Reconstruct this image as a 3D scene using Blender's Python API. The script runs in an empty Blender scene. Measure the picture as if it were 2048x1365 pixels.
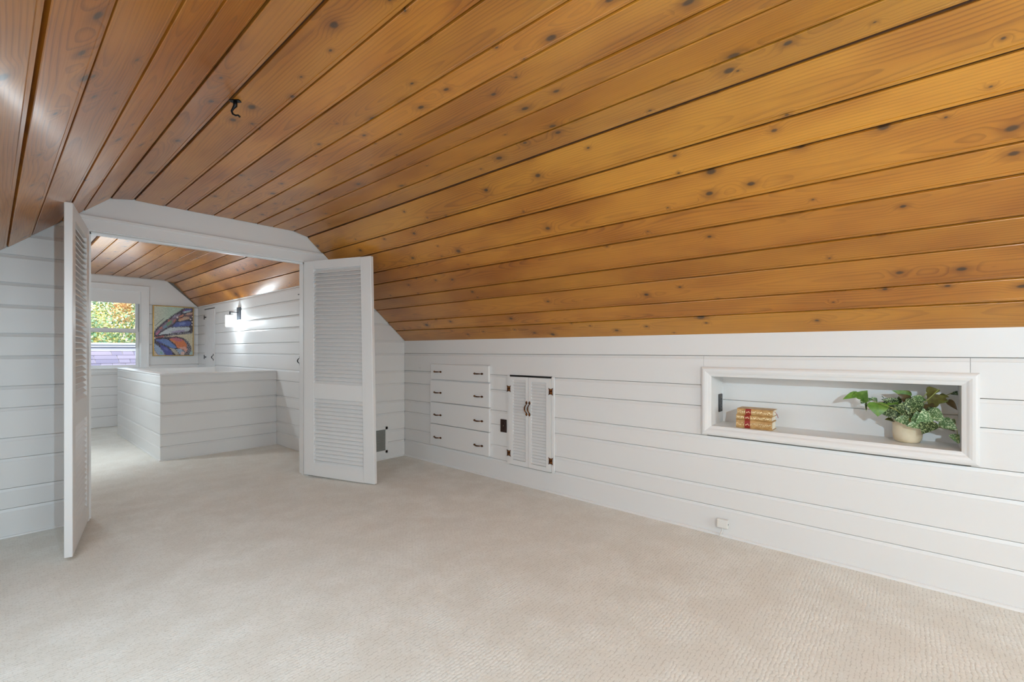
import bpy, bmesh, math, random
from mathutils import Vector, Matrix
random.seed(7)
C = bpy.context.scene.collection
sc = bpy.context.scene
PI = math.pi

# ------------------------------------------------------------------ camera, world, sun, lights, exposure
CAM_H, YAW, FPX = 1.12, math.radians(48.87), 911.6
cd = bpy.data.cameras.new('camera'); cam = bpy.data.objects.new('camera', cd); C.objects.link(cam)
cam.location = (0, 0, CAM_H); cam.rotation_euler = (PI/2, 0, -YAW)
cd.sensor_width = 36.0; cd.lens = 36.0*FPX/2048; cd.shift_y = 18.5/2048; cd.clip_start = 0.02
sc.camera = cam
w = bpy.data.worlds.new('World'); sc.world = w; w.use_nodes = True
wn = w.node_tree; bg = wn.nodes['Background']
sky = wn.nodes.new('ShaderNodeTexSky'); sky.sky_type = 'NISHITA'; sky.sun_disc = False
sky.sun_elevation = math.radians(38); sky.sun_rotation = math.radians(200); sky.air_density = 1.2; sky.dust_density = 2.5
wn.links.new(sky.outputs[0], bg.inputs[0]); bg.inputs[1].default_value = 0.42
sd = bpy.data.lights.new('sun', 'SUN'); sd.energy = 4.2; sd.angle = 0.02; sd.color = (1, .93, .82)
so = bpy.data.objects.new('sun', sd); C.objects.link(so); so.rotation_euler = (math.radians(29), 0, math.radians(-24))
def area(name, loc, rot, sx, sy, power, col=(1, 1, 1)):
    d = bpy.data.lights.new(name, 'AREA'); d.shape = 'RECTANGLE'; d.size = sx; d.size_y = sy; d.energy = power; d.color = col
    o = bpy.data.objects.new(name, d); C.objects.link(o); o.location = loc; o.rotation_euler = rot; return o
# added fill lights, rear and left slope, then daylight at the far window
area('rear_fill', (1.19, -3.22, 1.22), (PI/2-.10, 0, 0), 1.30, 1.10, 38, (.61, .84, 1))
area('skylight_fill', (-.255, 1.85, 1.405), (0, -math.radians(41.3), 0), .50, 1.55, 15, (.75, .89, 1))
area('far_window_daylight', (1.10, 8.70, 1.38), (PI/2-.6, 0, PI), 0.70, 0.90, 5, (.72, .88, 1))
LAMP_A, LAMP_B, LAMP_FAR, LAMP_FAR_FILL = 114.0, 3.0, 11.0, 54.0; LAMP_COL, LAMP_COL_FAR = (.64, .86, 1), (.80, .93, 1)
vs = sc.view_settings
vs.view_transform = 'Standard'; vs.look = 'None'; vs.gamma = 1.0; vs.use_curve_mapping = False; vs.exposure = 0.18
sc.display_settings.display_device = 'sRGB'
try:
    sc.cycles.max_bounces = 10; sc.cycles.diffuse_bounces = 6; sc.cycles.glossy_bounces = 4; sc.cycles.transparent_max_bounces = 12
    sc.cycles.sample_clamp_indirect = 6.0; sc.cycles.caustics_reflective = False; sc.cycles.caustics_refractive = False
    sc.cycles.use_denoising = True
except Exception:
    pass

# pixel of the photograph -> ray (used to take real positions from measured planes)
Fv = Vector((math.sin(YAW), math.cos(YAW), 0)); Rv = Vector((math.cos(YAW), -math.sin(YAW), 0)); Ov = Vector((0, 0, CAM_H))
def ray(x, y): return Fv + Rv*((x-1024)/FPX) + Vector((0, 0, (701-y)/FPX))
def onX(x, y, X): d = ray(x, y); return Ov + d*(X/d.x)
def onY(x, y, Y): d = ray(x, y); return Ov + d*(Y/d.y)

# ------------------------------------------------------------------ materials
def srgb(r, g, b):
    f = lambda c: (c/255/12.92) if c/255 <= .04045 else ((c/255+.055)/1.055)**2.4
    return (f(r), f(g), f(b), 1)
class NT:
    def __init__(s, name):
        s.m = bpy.data.materials.new(name); s.m.use_nodes = True; s.t = s.m.node_tree
        s.b = s.t.nodes['Principled BSDF']; s.out = s.t.nodes['Material Output']
    def n(s, typ, **kw):
        nd = s.t.nodes.new(typ)
        for k, v in kw.items(): setattr(nd, k, v)
        return nd
    def put(s, v, sock):
        if hasattr(v, 'is_output') or isinstance(v, bpy.types.NodeSocket): s.t.links.new(v, sock)
        else: sock.default_value = v
    def math(s, op, a, b=0.0, c=None, clamp=False):
        nd = s.n('ShaderNodeMath', operation=op, use_clamp=clamp); s.put(a, nd.inputs[0]); s.put(b, nd.inputs[1])
        if c is not None: s.put(c, nd.inputs[2])
        return nd.outputs[0]
    def mix(s, f, a, b, blend='MIX'):
        nd = s.n('ShaderNodeMix', data_type='RGBA', blend_type=blend); s.put(f, nd.inputs[0]); s.put(a, nd.inputs[6]); s.put(b, nd.inputs[7]); return nd.outputs[2]
    def noise(s, vec, scale, detail=2.0, rough=.5):
        nd = s.n('ShaderNodeTexNoise'); s.put(vec, nd.inputs['Vector']); nd.inputs['Scale'].default_value = scale
        nd.inputs['Detail'].default_value = detail; nd.inputs['Roughness'].default_value = rough; return nd.outputs[0]
    def comb(s, x, y, z):
        nd = s.n('ShaderNodeCombineXYZ'); s.put(x, nd.inputs[0]); s.put(y, nd.inputs[1]); s.put(z, nd.inputs[2]); return nd.outputs[0]
    def rng(s, v, a, b, c, d, smooth=True):
        nd = s.n('ShaderNodeMapRange', interpolation_type='SMOOTHSTEP' if smooth else 'LINEAR'); s.put(v, nd.inputs[0])
        for i, q in enumerate((a, b, c, d)): s.put(q, nd.inputs[1+i])
        return nd.outputs[0]
    def bump(s, h, strength=.3, dist=.01):
        nd = s.n('ShaderNodeBump'); s.put(h, nd.inputs['Height']); nd.inputs['Strength'].default_value = strength; nd.inputs['Distance'].default_value = dist
        s.t.links.new(nd.outputs[0], s.b.inputs['Normal'])
    def base(s, col, rough=.5, metal=0.0, spec=.5):
        s.put(col, s.b.inputs['Base Color']); s.put(rough, s.b.inputs['Roughness']); s.b.inputs['Metallic'].default_value = metal
        s.b.inputs['Specular IOR Level'].default_value = spec; return s.m
def plain(name, col, rough=.5, metal=0.0, spec=.5): return NT(name).base(col, rough, metal, spec)

def wood_material(name, light, mid, dark, knotc, rough=.28):
    k = NT(name)
    tc = k.n('ShaderNodeTexCoord'); oi = k.n('ShaderNodeObjectInfo'); sp = k.n('ShaderNodeSeparateXYZ'); k.t.links.new(tc.outputs['Object'], sp.inputs[0])
    x, y, rnd = sp.outputs[0], sp.outputs[1], oi.outputs['Random']
    r50 = k.math('MULTIPLY', rnd, 57.0); r9 = k.math('MULTIPLY', rnd, 913.0)
    xo = k.math('ADD', x, r50)
    # knots
    vo = k.n('ShaderNodeTexVoronoi', feature='F1', voronoi_dimensions='2D'); vo.inputs['Scale'].default_value = 1.0; vo.inputs['Randomness'].default_value = 1.0
    k.put(k.comb(k.math('MULTIPLY', xo, 5.2), k.math('MULTIPLY_ADD', y, 8.2, r9), 0), vo.inputs['Vector'])
    sc_ = k.n('ShaderNodeSeparateColor'); k.t.links.new(vo.outputs['Color'], sc_.inputs[0])
    gate = k.math('GREATER_THAN', sc_.outputs[0], k.math('MULTIPLY_ADD', k.math('FRACT', k.math('MULTIPLY', rnd, 31.7)), .45, .42))
    kd = k.math('ADD', vo.outputs['Distance'], k.math('MULTIPLY', k.noise(k.comb(k.math('MULTIPLY', xo, 40.0), k.math('MULTIPLY', y, 60.0), rnd), 1.0, 2), .035))
    rad = k.math('MULTIPLY_ADD', k.math('MULTIPLY', sc_.outputs[1], sc_.outputs[1]), .10, .050)
    q = k.math('DIVIDE', kd, rad)
    core = k.math('MULTIPLY', k.rng(q, .55, 1.15, 1, 0), gate)
    halo = k.math('MULTIPLY', k.rng(q, .8, 3.0, 1, 0), gate)
    swirl = k.math('MULTIPLY', k.rng(q, .3, 4.5, 1, 0), gate)
    # growth rings cut by the plank face
    n1 = k.noise(k.comb(k.math('MULTIPLY', xo, .55), rnd, 3.1), 1.6, 1)
    n2 = k.noise(k.comb(k.math('MULTIPLY', xo, 1.4), k.math('MULTIPLY', y, 9.0), r50), 1.0, 2)
    n3 = k.noise(k.comb(k.math('MULTIPLY', xo, 7.0), k.math('MULTIPLY', y, 34.0), r50), 1.0, 2)
    yo = k.math('SUBTRACT', y, k.math('MULTIPLY_ADD', k.math('FRACT', k.math('MULTIPLY', rnd, 17.3)), .16, .0))
    z0 = k.math('MULTIPLY_ADD', n1, .16, -.04)
    rr = k.math('SQRT', k.math('ADD', k.math('MULTIPLY', yo, yo), k.math('MULTIPLY', z0, z0)))
    rr = k.math('ADD', rr, k.math('ADD', k.math('MULTIPLY', n2, .024), k.math('MULTIPLY', n3, .0035)))
    rr = k.math('ADD', rr, k.math('MULTIPLY', swirl, .020))
    fr = k.math('FRACT', k.math('MULTIPLY', rr, 95.0))
    line = k.math('MULTIPLY', k.rng(fr, .45, .93, 0, 1), k.rng(fr, .93, 1.0, 1, 0))
    fine = k.noise(k.comb(k.math('MULTIPLY', xo, 5.0), k.math('MULTIPLY', y, 260.0), r50), 1.0, 2)
    blotch = k.noise(k.comb(k.math('MULTIPLY', xo, 1.1), k.math('MULTIPLY', y, 3.0), r50), 1.3, 3)
    col = k.mix(k.rng(blotch, .3, .72, 0, 1), light, mid)
    col = k.mix(k.math('MULTIPLY', line, k.math('MULTIPLY_ADD', k.rng(blotch, .35, .7, 0, 1), .32, .18)), col, dark)
    col = k.mix(k.math('MULTIPLY', k.rng(fine, .45, .8, 0, 1), .22), col, dark)
    col = k.mix(k.math('MULTIPLY', halo, .42), col, dark)
    col = k.mix(k.math('MULTIPLY', core, .86), col, knotc)
    hs = k.n('ShaderNodeHueSaturation'); k.put(col, hs.inputs['Color'])
    k.put(k.math('MULTIPLY_ADD', rnd, .008, .496), hs.inputs['Hue'])
    k.put(k.math('MULTIPLY_ADD', k.math('FRACT', k.math('MULTIPLY', rnd, 7.77)), .26, .87), hs.inputs['Value'])
    k.bump(k.math('ADD', k.math('MULTIPLY', fine, .4), k.math('MULTIPLY', blotch, 1.4)), .13, .004)
    k.b.inputs['Coat Weight'].default_value = .42; k.b.inputs['Coat Roughness'].default_value = .19
    return k.base(hs.outputs[0], k.math('MULTIPLY_ADD', fine, .14, rough), 0, .55)
WOOD = wood_material('varnished_knotty_pine', srgb(198, 132, 42), srgb(168, 102, 26), srgb(104, 56, 16), srgb(60, 46, 32))
def paint(name, col, rough=.42, knots=.10):
    k = NT(name)
    tc = k.n('ShaderNodeTexCoord'); oi = k.n('ShaderNodeObjectInfo'); sp = k.n('ShaderNodeSeparateXYZ'); k.t.links.new(tc.outputs['Object'], sp.inputs[0])
    r = k.math('MULTIPLY', oi.outputs['Random'], 61.0)
    xo = k.math('ADD', sp.outputs[0], r)
    v = k.comb(k.math('MULTIPLY', xo, 3.0), k.math('MULTIPLY', sp.outputs[1], 55.0), k.math('ADD', sp.outputs[2], r))
    g = k.noise(v, 1.0, 3)
    vo = k.n('ShaderNodeTexVoronoi', feature='F1', voronoi_dimensions='3D'); vo.inputs['Scale'].default_value = 1.0
    k.put(k.comb(k.math('MULTIPLY', xo, 2.3), k.math('MULTIPLY', sp.outputs[1], 5.0), r), vo.inputs['Vector'])
    sp2 = k.n('ShaderNodeSeparateColor'); k.t.links.new(vo.outputs['Color'], sp2.inputs[0])
    kn = k.math('MULTIPLY', k.rng(vo.outputs['Distance'], .03, .085, 1, 0), k.math('GREATER_THAN', sp2.outputs[0], .66))
    c = k.mix(k.math('MULTIPLY', kn, knots), col, srgb(150, 146, 140))
    k.bump(k.math('ADD', k.math('MULTIPLY', g, .5), kn), .12, .003)
    return k.base(c, k.math('MULTIPLY_ADD', g, .12, rough-.06), 0, .5)
WHITE = paint('white_paint', srgb(226, 225, 224))
WHITE_TRIM = plain('white_trim_paint', srgb(228, 227, 226), .36)
BACK = plain('joint_backing', srgb(128, 124, 118), .8)
WOODBACK = plain('dark_ceiling_backing', srgb(70, 38, 14), .8)
IRON = plain('black_iron', srgb(24, 24, 26), .45, .6)
GUNMETAL = plain('gunmetal', srgb(70, 74, 80), .38, .8)
BRONZE = NT('antique_bronze')
_g = BRONZE.noise(BRONZE.n('ShaderNodeTexCoord').outputs['Object'], 55, 2)
BRONZE = BRONZE.base(BRONZE.mix(BRONZE.rng(_g, .4, .75, 0, 1), srgb(66, 34, 16), srgb(156, 100, 48)), .38, .75)
BROWN_PLASTIC = plain('brown_bakelite', srgb(44, 22, 16), .35)
DARKHOLE = plain('dark_slot', srgb(10, 9, 9), .7)
BLACK_PLASTIC = plain('black_plastic', srgb(40, 40, 41), .4)
WHITE_PLASTIC = plain('white_plastic', srgb(226, 225, 221), .4)
STEEL = plain('grey_steel', srgb(158, 158, 154), .45, .25)
GOLD = plain('gold_frame', srgb(168, 134, 74), .35, .7)

def carpet():
    k = NT('beige_loop_carpet')
    tc = k.n('ShaderNodeTexCoord'); o = tc.outputs['Object']
    sp = k.n('ShaderNodeSeparateXYZ'); k.t.links.new(o, sp.inputs[0])
    wob = k.noise(o, 40, 2); x = k.math('ADD', sp.outputs[0], k.math('MULTIPLY_ADD', wob, .018, -.009))
    wob2 = k.noise(k.comb(sp.outputs[1], sp.outputs[0], 4.0), 24, 2); y = k.math('ADD', sp.outputs[1], k.math('MULTIPLY_ADD', wob2, .018, -.009))
    # tufted ribs: short loops set in staggered rows
    row = k.math('MULTIPLY', y, 1/.0145); rf = k.math('FRACT', row); ri = k.math('FLOOR', row)
    col_ = k.math('ADD', k.math('MULTIPLY', x, 1/.021), k.math('MULTIPLY', k.math('FRACT', k.math('MULTIPLY', ri, .5)), 1.0)); cf = k.math('FRACT', col_); ci = k.math('FLOOR', col_)
    prof = k.math('MULTIPLY', k.math('SINE', k.math('MULTIPLY', rf, PI)), k.math('POWER', k.math('SINE', k.math('MULTIPLY', cf, PI)), .5))
    wn_ = k.n('ShaderNodeTexWhiteNoise', noise_dimensions='3D'); k.put(k.comb(ri, ci, 0), wn_.inputs['Vector'])
    patch = k.noise(o, 4.6, 4, .62); big = k.noise(o, .9, 2)
    fuzz = k.noise(o, 330, 2, .7)
    amp = k.rng(patch, .38, .66, .10, .7)
    h = k.math('ADD', k.math('MULTIPLY', k.math('MULTIPLY', prof, amp), k.math('MULTIPLY_ADD', wn_.outputs[0], .6, .7)), k.math('MULTIPLY', fuzz, .55))
    c = k.mix(k.rng(patch, .35, .68, 0, 1), srgb(227, 223, 214), srgb(238, 236, 229))
    c = k.mix(k.math('MULTIPLY', k.rng(big, .35, .65, 0, 1), .3), c, srgb(222, 216, 206))
    c = k.mix(k.math('MULTIPLY', k.math('MULTIPLY', k.rng(prof, .0, .42, 1, 0), k.rng(k.noise(o, 55, 1), .4, .62, .1, 1)), .42), c, srgb(150, 138, 122))
    c = k.mix(k.math('MULTIPLY', k.rng(fuzz, .3, .6, 1, 0), .20), c, srgb(146, 134, 118))
    k.bump(h, .40, .005)
    k.b.inputs['Sheen Weight'].default_value = .15
    return k.base(c, .95, 0, .15)
CARPET = carpet()
def glass():
    k = NT('clear_glass'); tr = k.n('ShaderNodeBsdfTransparent'); gl = k.n('ShaderNodeBsdfGlossy'); gl.inputs['Roughness'].default_value = .02
    fr = k.n('ShaderNodeFresnel'); fr.inputs[0].default_value = 1.4; mx = k.n('ShaderNodeMixShader')
    k.t.links.new(fr.outputs[0], mx.inputs[0]); k.t.links.new(tr.outputs[0], mx.inputs[1]); k.t.links.new(gl.outputs[0], mx.inputs[2]); k.t.links.new(mx.outputs[0], k.out.inputs[0])
    return k.m
GLASS = glass()
def seeded():
    k = NT('seeded_glass'); tr = k.n('ShaderNodeBsdfTransparent'); tl = k.n('ShaderNodeBsdfTranslucent'); tl.inputs[0].default_value = (.95, .95, .95, 1)
    mx = k.n('ShaderNodeMixShader'); mx.inputs[0].default_value = .30
    k.t.links.new(tr.outputs[0], mx.inputs[1]); k.t.links.new(tl.outputs[0], mx.inputs[2]); k.t.links.new(mx.outputs[0], k.out.inputs[0]); return k.m
SEEDED = seeded()
def bulb_material():
    k = NT('glowing_bulb_glass'); tr = k.n('ShaderNodeBsdfTransparent'); em = k.n('ShaderNodeEmission'); em.inputs[0].default_value = (.95, .98, 1, 1); em.inputs[1].default_value = 6.0
    ad = k.n('ShaderNodeAddShader'); k.t.links.new(tr.outputs[0], ad.inputs[0]); k.t.links.new(em.outputs[0], ad.inputs[1]); k.t.links.new(ad.outputs[0], k.out.inputs[0]); return k.m
BULB = bulb_material()
def filament(parent, loc, power, col=LAMP_COL):
    d = bpy.data.lights.new('filament', 'POINT'); d.energy = power; d.color = col; d.shadow_soft_size = .016
    o = bpy.data.objects.new('filament', d); C.objects.link(o); o.parent = parent; o.location = loc; return o

# ------------------------------------------------------------------ mesh helpers
class MB:
    def __init__(s): s.v = []; s.f = []
    def add(s, vs_, fs):
        o = len(s.v); s.v += [tuple(q) for q in vs_]; s.f += [tuple(i+o for i in f) for f in fs]; return s
    def box(s, x0, x1, y0, y1, z0, z1):
        x0, x1 = sorted((x0, x1)); y0, y1 = sorted((y0, y1)); z0, z1 = sorted((z0, z1))
        return s.add([(x, y, z) for z in (z0, z1) for y in (y0, y1) for x in (x0, x1)], [(0, 2, 3, 1), (4, 5, 7, 6), (0, 1, 5, 4), (2, 6, 7, 3), (0, 4, 6, 2), (1, 3, 7, 5)])
    def prism(s, poly, a, b):
        """extrude a polygon of 3D points from offset a to offset b (vectors)"""
        n = len(poly); a, b = Vector(a), Vector(b)
        vs_ = [Vector(p)+a for p in poly]+[Vector(p)+b for p in poly]
        return s.add(vs_, [tuple(range(n))[::-1], tuple(range(n, 2*n))]+[(i, (i+1) % n, n+(i+1) % n, n+i) for i in range(n)])
    def tube(s, pts, rad, seg=8, caps=True):
        pts = [Vector(p) for p in pts]; n = len(pts); rad = rad if isinstance(rad, (list, tuple)) else [rad]*n
        vs_ = []; up = Vector((.123, .456, .88)).normalized(); pu = None
        for i, p in enumerate(pts):
            t = (pts[min(i+1, n-1)]-pts[max(i-1, 0)]).normalized()
            u = (pu - t*pu.dot(t)) if pu is not None else (up - t*up.dot(t)); u.normalize(); pu = u; w_ = t.cross(u)
            vs_ += [p+(u*math.cos(2*PI*j/seg)+w_*math.sin(2*PI*j/seg))*rad[i] for j in range(seg)]
        fs = [(i*seg+j, i*seg+(j+1) % seg, (i+1)*seg+(j+1) % seg, (i+1)*seg+j) for i in range(n-1) for j in range(seg)]
        if caps: fs += [tuple(range(seg))[::-1], tuple(range((n-1)*seg, n*seg))]
        return s.add(vs_, fs)
    def lathe(s, prof, c=(0, 0, 0), seg=28, closed=False, ax='z'):
        vs_ = []
        for r, h in prof:
            for j in range(seg):
                a, b = r*math.cos(2*PI*j/seg), r*math.sin(2*PI*j/seg)
                p = (a, b, h) if ax == 'z' else ((h, a, b) if ax == 'x' else (b, h, a))
                vs_.append((p[0]+c[0], p[1]+c[1], p[2]+c[2]))
        n = len(prof); m = n if closed else n-1
        return s.add(vs_, [(i*seg+j, i*seg+(j+1) % seg, ((i+1) % n)*seg+(j+1) % seg, ((i+1) % n)*seg+j) for i in range(m) for j in range(seg)])
    def mesh(s, name, mat, bevel=0, smooth=False, off=(0, 0, 0), fn=None, segs=1):
        me = bpy.data.meshes.new(name); vv = s.v
        if fn: vv = [fn(q) for q in vv]
        me.from_pydata([(q[0]-off[0], q[1]-off[1], q[2]-off[2]) for q in vv], [], s.f)
        bm = bmesh.new(); bm.from_mesh(me)
        bmesh.ops.recalc_face_normals(bm, faces=bm.faces)
        if bevel: bmesh.ops.bevel(bm, geom=[e for e in bm.edges if e.is_manifold and e.calc_face_angle(0) > .5], offset=bevel, segments=segs, affect='EDGES', profile=.6)
        bm.to_mesh(me); bm.free()
        if smooth:
            for p in me.polygons: p.use_smooth = True
        if mat: me.materials.append(mat)
        return me
def link(name, me, parent=None, loc=None):
    o = bpy.data.objects.new(name, me); C.objects.link(o)
    if parent: o.parent = parent
    if loc is not None: o.location = loc
    return o
def props(o, label=None, cat=None, group=None, kind=None):
    if label: o['label'] = label
    if cat: o['category'] = cat
    if group: o['group'] = group
    if kind: o['kind'] = kind
    return o
def empty(name, loc, label, cat, group=None, kind=None, rz=0):
    o = bpy.data.objects.new(name, None); C.objects.link(o); o.location = loc; o.rotation_euler = (0, 0, rz); o.empty_display_size = .05
    return props(o, label, cat, group, kind)
def part(name, mb, mat, parent, off=(0, 0, 0), bevel=0, smooth=False, label=None, fn=None, segs=1):
    o = link(name, mb.mesh(name, mat, bevel, smooth, off, fn, segs), parent)
    if label: o['label'] = label
    return o
def struct(name, mb, mat, label, cat, bevel=0):
    return props(link(name, mb.mesh(name, mat, bevel)), label, cat, None, 'structure')
def copy_tree(o, parent=None):
    c = o.copy(); C.objects.link(c); c.parent = parent
    for ch in list(o.children): copy_tree(ch, c)
    return c

T = .014
def wall_profile(w_, ch=.019, cdp=.0065): return [(.0022, -T), (.0022, -.0015), (.0034, 0), (w_-ch, 0), (w_-ch+.0015, -.0015), (w_-.0014, -cdp), (w_-.0010, -T)]
def ceil_profile(w_): return [(.0095, -T), (.0095, -.0015), (.011, 0), (w_-.0155, 0), (w_-.0140, -.0022), (w_-.0125, 0), (w_-.001, -.0004), (w_, -.003), (w_, -T)]
def plank(parent, org, xa, ya, w_, x0, x1, prof, mat, jit=0.0, cup=0.0):
    """one board: local x along its length, y across, z out of the face. x0, x1: numbers or functions of y"""
    f0 = x0 if callable(x0) else (lambda y: x0); f1 = x1 if callable(x1) else (lambda y: x1)
    pr = prof(w_); n = len(pr); m = MB()
    vs_ = [(f0(y), y, z) for y, z in pr]+[(f1(y), y, z) for y, z in pr]
    m.add(vs_, [tuple(range(n)), tuple(range(n, 2*n))[::-1]]+[(i, n+i, n+(i+1) % n, (i+1) % n) for i in range(n)])
    o = link('plank', m.mesh('plank', mat), parent)
    xa, ya = Vector(xa), Vector(ya); za = xa.cross(ya)
    M = Matrix((xa, ya, za)).transposed().to_4x4(); M.translation = Vector(org)+za*random.uniform(-jit, jit)
    if cup: M = M @ Matrix.Rotation(math.radians(random.uniform(-cup, cup)), 4, 'X')
    o.matrix_local = M
    return o

# ------------------------------------------------------------------ key dimensions
XR, YP, XL, YB = 2.907, 4.062, -.515, -3.30           # right knee wall, partition face, left knee wall, rear gable
ZK = 1.221                                            # knee wall height
XS = [(.398, 2.024), (.530, 2.139), (.654, 2.161), (1.739, 2.161), (1.862, 2.131), (XR, ZK)]
XF, YF, ZFK = 2.245, 8.81, 1.835                      # far room: right wall, window wall
JZ = [0, .170, .291, .471, .5935, .774, .904, 1.086, 1.221, 1.392, 1.527, 1.695, 1.83, 2.0, 2.13, 2.24]
def zslope_r(z): return 1.862+(2.131-z)*(XR-1.862)/(2.131-ZK)   # x where the right slope meets height z
def zslope_l(z): return .530-(2.139-z)*(.530-XL)/(2.139-ZK)
NI = dict(y0=-.177, y1=.915, z0=.660, z1=.960, xb=3.13)            # niche opening

# ------------------------------------------------------------------ setting: floor
m = MB(); m.box(-.7, 3.3, -1.2, 9.0, -.06, 0)
struct('floor', m, CARPET, 'beige textured loop carpet covering the whole attic floor', 'floor')

# ceiling of the near room: backing shell and one object per plank
def shell(poly, y0, y1, th):
    """slab following a cross-section polyline (x,z), thickness outward"""
    m = MB(); n = len(poly); out = []
    for i, (x, z) in enumerate(poly):
        a = Vector(poly[max(i-1, 0)]); b = Vector(poly[min(i+1, n-1)]); t = (b-a).normalized(); nn = Vector((-t.y, t.x)); out.append((x+nn.x*th, z+nn.y*th))
    inn = []
    for i, (x, z) in enumerate(poly):
        a = Vector(poly[max(i-1, 0)]); b = Vector(poly[min(i+1, n-1)]); t = (b-a).normalized(); nn = Vector((-t.y, t.x)); inn.append((x+nn.x*T, z+nn.y*T))
    for i in range(n-1):
        a, b, c, d = inn[i], inn[i+1], out[i+1], out[i]
        m.prism([(a[0], y0, a[1]), (b[0], y0, b[1]), (c[0], y0, c[1]), (d[0], y0, d[1])], (0, 0, 0), (0, y1-y0, 0))
    return m
near_poly = [(-.028, 1.650), (.530, 2.139), (.654, 2.161), (1.739, 2.161), (1.862, 2.131), (XR+.12, ZK-.105)]
ceil = struct('ceiling', shell(near_poly, YB-.1, YP+.02, .06), WOODBACK, 'varnished knotty pine plank ceiling sloping over the near attic room', 'ceiling')
for (a_, b_, ya_, yb_) in (((XL-.12, ZK-.105), (-.027, 1.651), YB-.1, 1.03), ((XL-.12, ZK-.105), (-.027, 1.651), 2.67, YP+.02), ((XL-.12, ZK-.105), (-.488, 1.246), 1.03, 2.67)):
    part('backing', shell([a_, b_], ya_, yb_, .06), WOODBACK, ceil)
bx = [(XL-.1, ZK-.088), (-.488, 1.245), (-.35, 1.366), (-.19, 1.507), (-.028, 1.649), (.065, 1.731), (.164, 1.820), (.295, 1.934), (.398, 2.024), (.530, 2.139), (.654, 2.161), (.826, 2.161), (.960, 2.161), (1.131, 2.161), (1.264, 2.161), (1.440, 2.161), (1.563, 2.161), (1.739, 2.161), (1.862, 2.131)]
sl = [.182, .312, .4895, .6165, .795, .921, 1.100, 1.228, 1.44]
dv = Vector((XR-1.862, ZK-2.131)); L = dv.length; dv /= L
bx += [(1.862+dv.x*s, 2.131+dv.y*s) for s in sl]
for a, b in zip(bx[:-1], bx[1:]):
    d = Vector((b[0]-a[0], 0, b[1]-a[1])); w_ = d.length; d.normalize()
    runs = [(YB-.02, YP-.008)] if b[0] > -.02 or b[0] < -.48 else [(YB-.02, 1.029), (2.671, YP-.008)]
    for ya, yb in runs: plank(ceil, (a[0], ya, a[1]), (0, 1, 0), d, w_, 0, yb-ya, ceil_profile, WOOD, .0012, 1.1)

struct('roof', shell([(XL-.35, 1.06), (.45, 2.36), (1.95, 2.36), (XR+.55, 1.06)], YB-.15, YF+.16, .05), WOODBACK, 'added unseen roof shell keeping sunlight out of the ceiling seams', 'roof')  # unseen shell added to stop sun leaking between the ceiling slabs

# right knee wall with a hole for the niche
m = MB(); xb0, xb1 = XR+T, XR+.30
q0, q1, r0, r1 = NI['y0']-.015, NI['y1']+.015, NI['z0']-.015, NI['z1']+.015
m.box(xb0, xb1, YB-.1, q0, -.02, ZK+.02); m.box(xb0, xb1, q1, YP+.12, -.02, ZK+.02)
m.box(xb0, xb1, q0, q1, -.02, r0); m.box(xb0, xb1, q0, q1, r1, ZK+.02)
m.box(NI['xb']+.02, xb1, q0, q1, r0, r1)
wr = struct('wall_right', m, BACK, 'long white painted board knee wall under the right slope', 'wall')
cuts = {6: [(YB, -.205), (-.205, .963), (.963, YP)]}
for i in range(8):
    z0, z1 = JZ[i], JZ[i+1]
    if i == 7: z1 = ZK+.004
    runs = [(YB, YP)]
    if i in (4, 5): runs = [(YB, NI['y0']-.03), (NI['y1']+.03, YP)]
    if i == 3: runs = [(YB, YP)]
    if i == 6: runs = cuts[6]
    for (ya, yb) in runs:
        zz0, zz1 = z0, z1
        if i == 6 and ya == -.205: zz0 = NI['z1']+.02
        elif i == 6: pass
        plank(wr, (XR, yb, zz0), (0, -1, 0), (0, 0, 1), zz1-zz0, 0.0006, yb-ya-.0006, wall_profile if i < 7 else (lambda w_: wall_profile(w_, .004, .001)), WHITE, .0004)

# partition wall between the rooms: opening from XO0 to XO1
XO0, XO1, ZO, YPB = .430, 1.862, 1.907, 4.20
m = MB()
Lx, Rx = XL-.1, XR+.1
m.box(Lx, XO0-.02, YP+T, YPB, -.02, 2.30); m.box(XO1+.02, Rx, YP+T, YPB, -.02, 2.30); m.box(XO0-.02, XO1+.02, YP+T, YPB, ZO+.02, 2.30)
wp = struct('wall_partition', m, WHITE, 'white board partition wall with the wide doorway opening', 'wall')
for i in range(13):
    z0, z1 = JZ[i], JZ[i+1]
    # left of the doorway
    lo = (lambda z0_: (lambda y: max(zslope_l(z0_+y)-.004, XL)))(z0)
    if zslope_l(z1) < XO0-.1 or i < 12:
        plank(wp, (0, YP, z0), (1, 0, 0), (0, 0, 1), z1-z0, lo, (lambda z0_: (lambda y: max(XO0-.085, zslope_l(z0_+y))))(z0), wall_profile, WHITE, .0004)
    if z0 < ZK+.6:
        hi = (lambda z0_: (lambda y: min(zslope_r(z0_+y)+.004, XR)))(z0)
        plank(wp, (0, YP, z0), (1, 0, 0), (0, 0, 1), z1-z0, XO1+.078, hi, wall_profile, WHITE, .0004)
# wide flat header board up to the ceiling
m = MB(); ztop = [(zslope_l(2.0)-.004, 2.0), (.529, 2.141), (.654, 2.164), (1.739, 2.164), (1.863, 2.134), (zslope_r(2.0)+.004, 2.0)]
m.prism([(x, YP, z) for x, z in ztop], (0, -.002, 0), (0, T, 0))
part('header_board', m, WHITE, wp)
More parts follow.
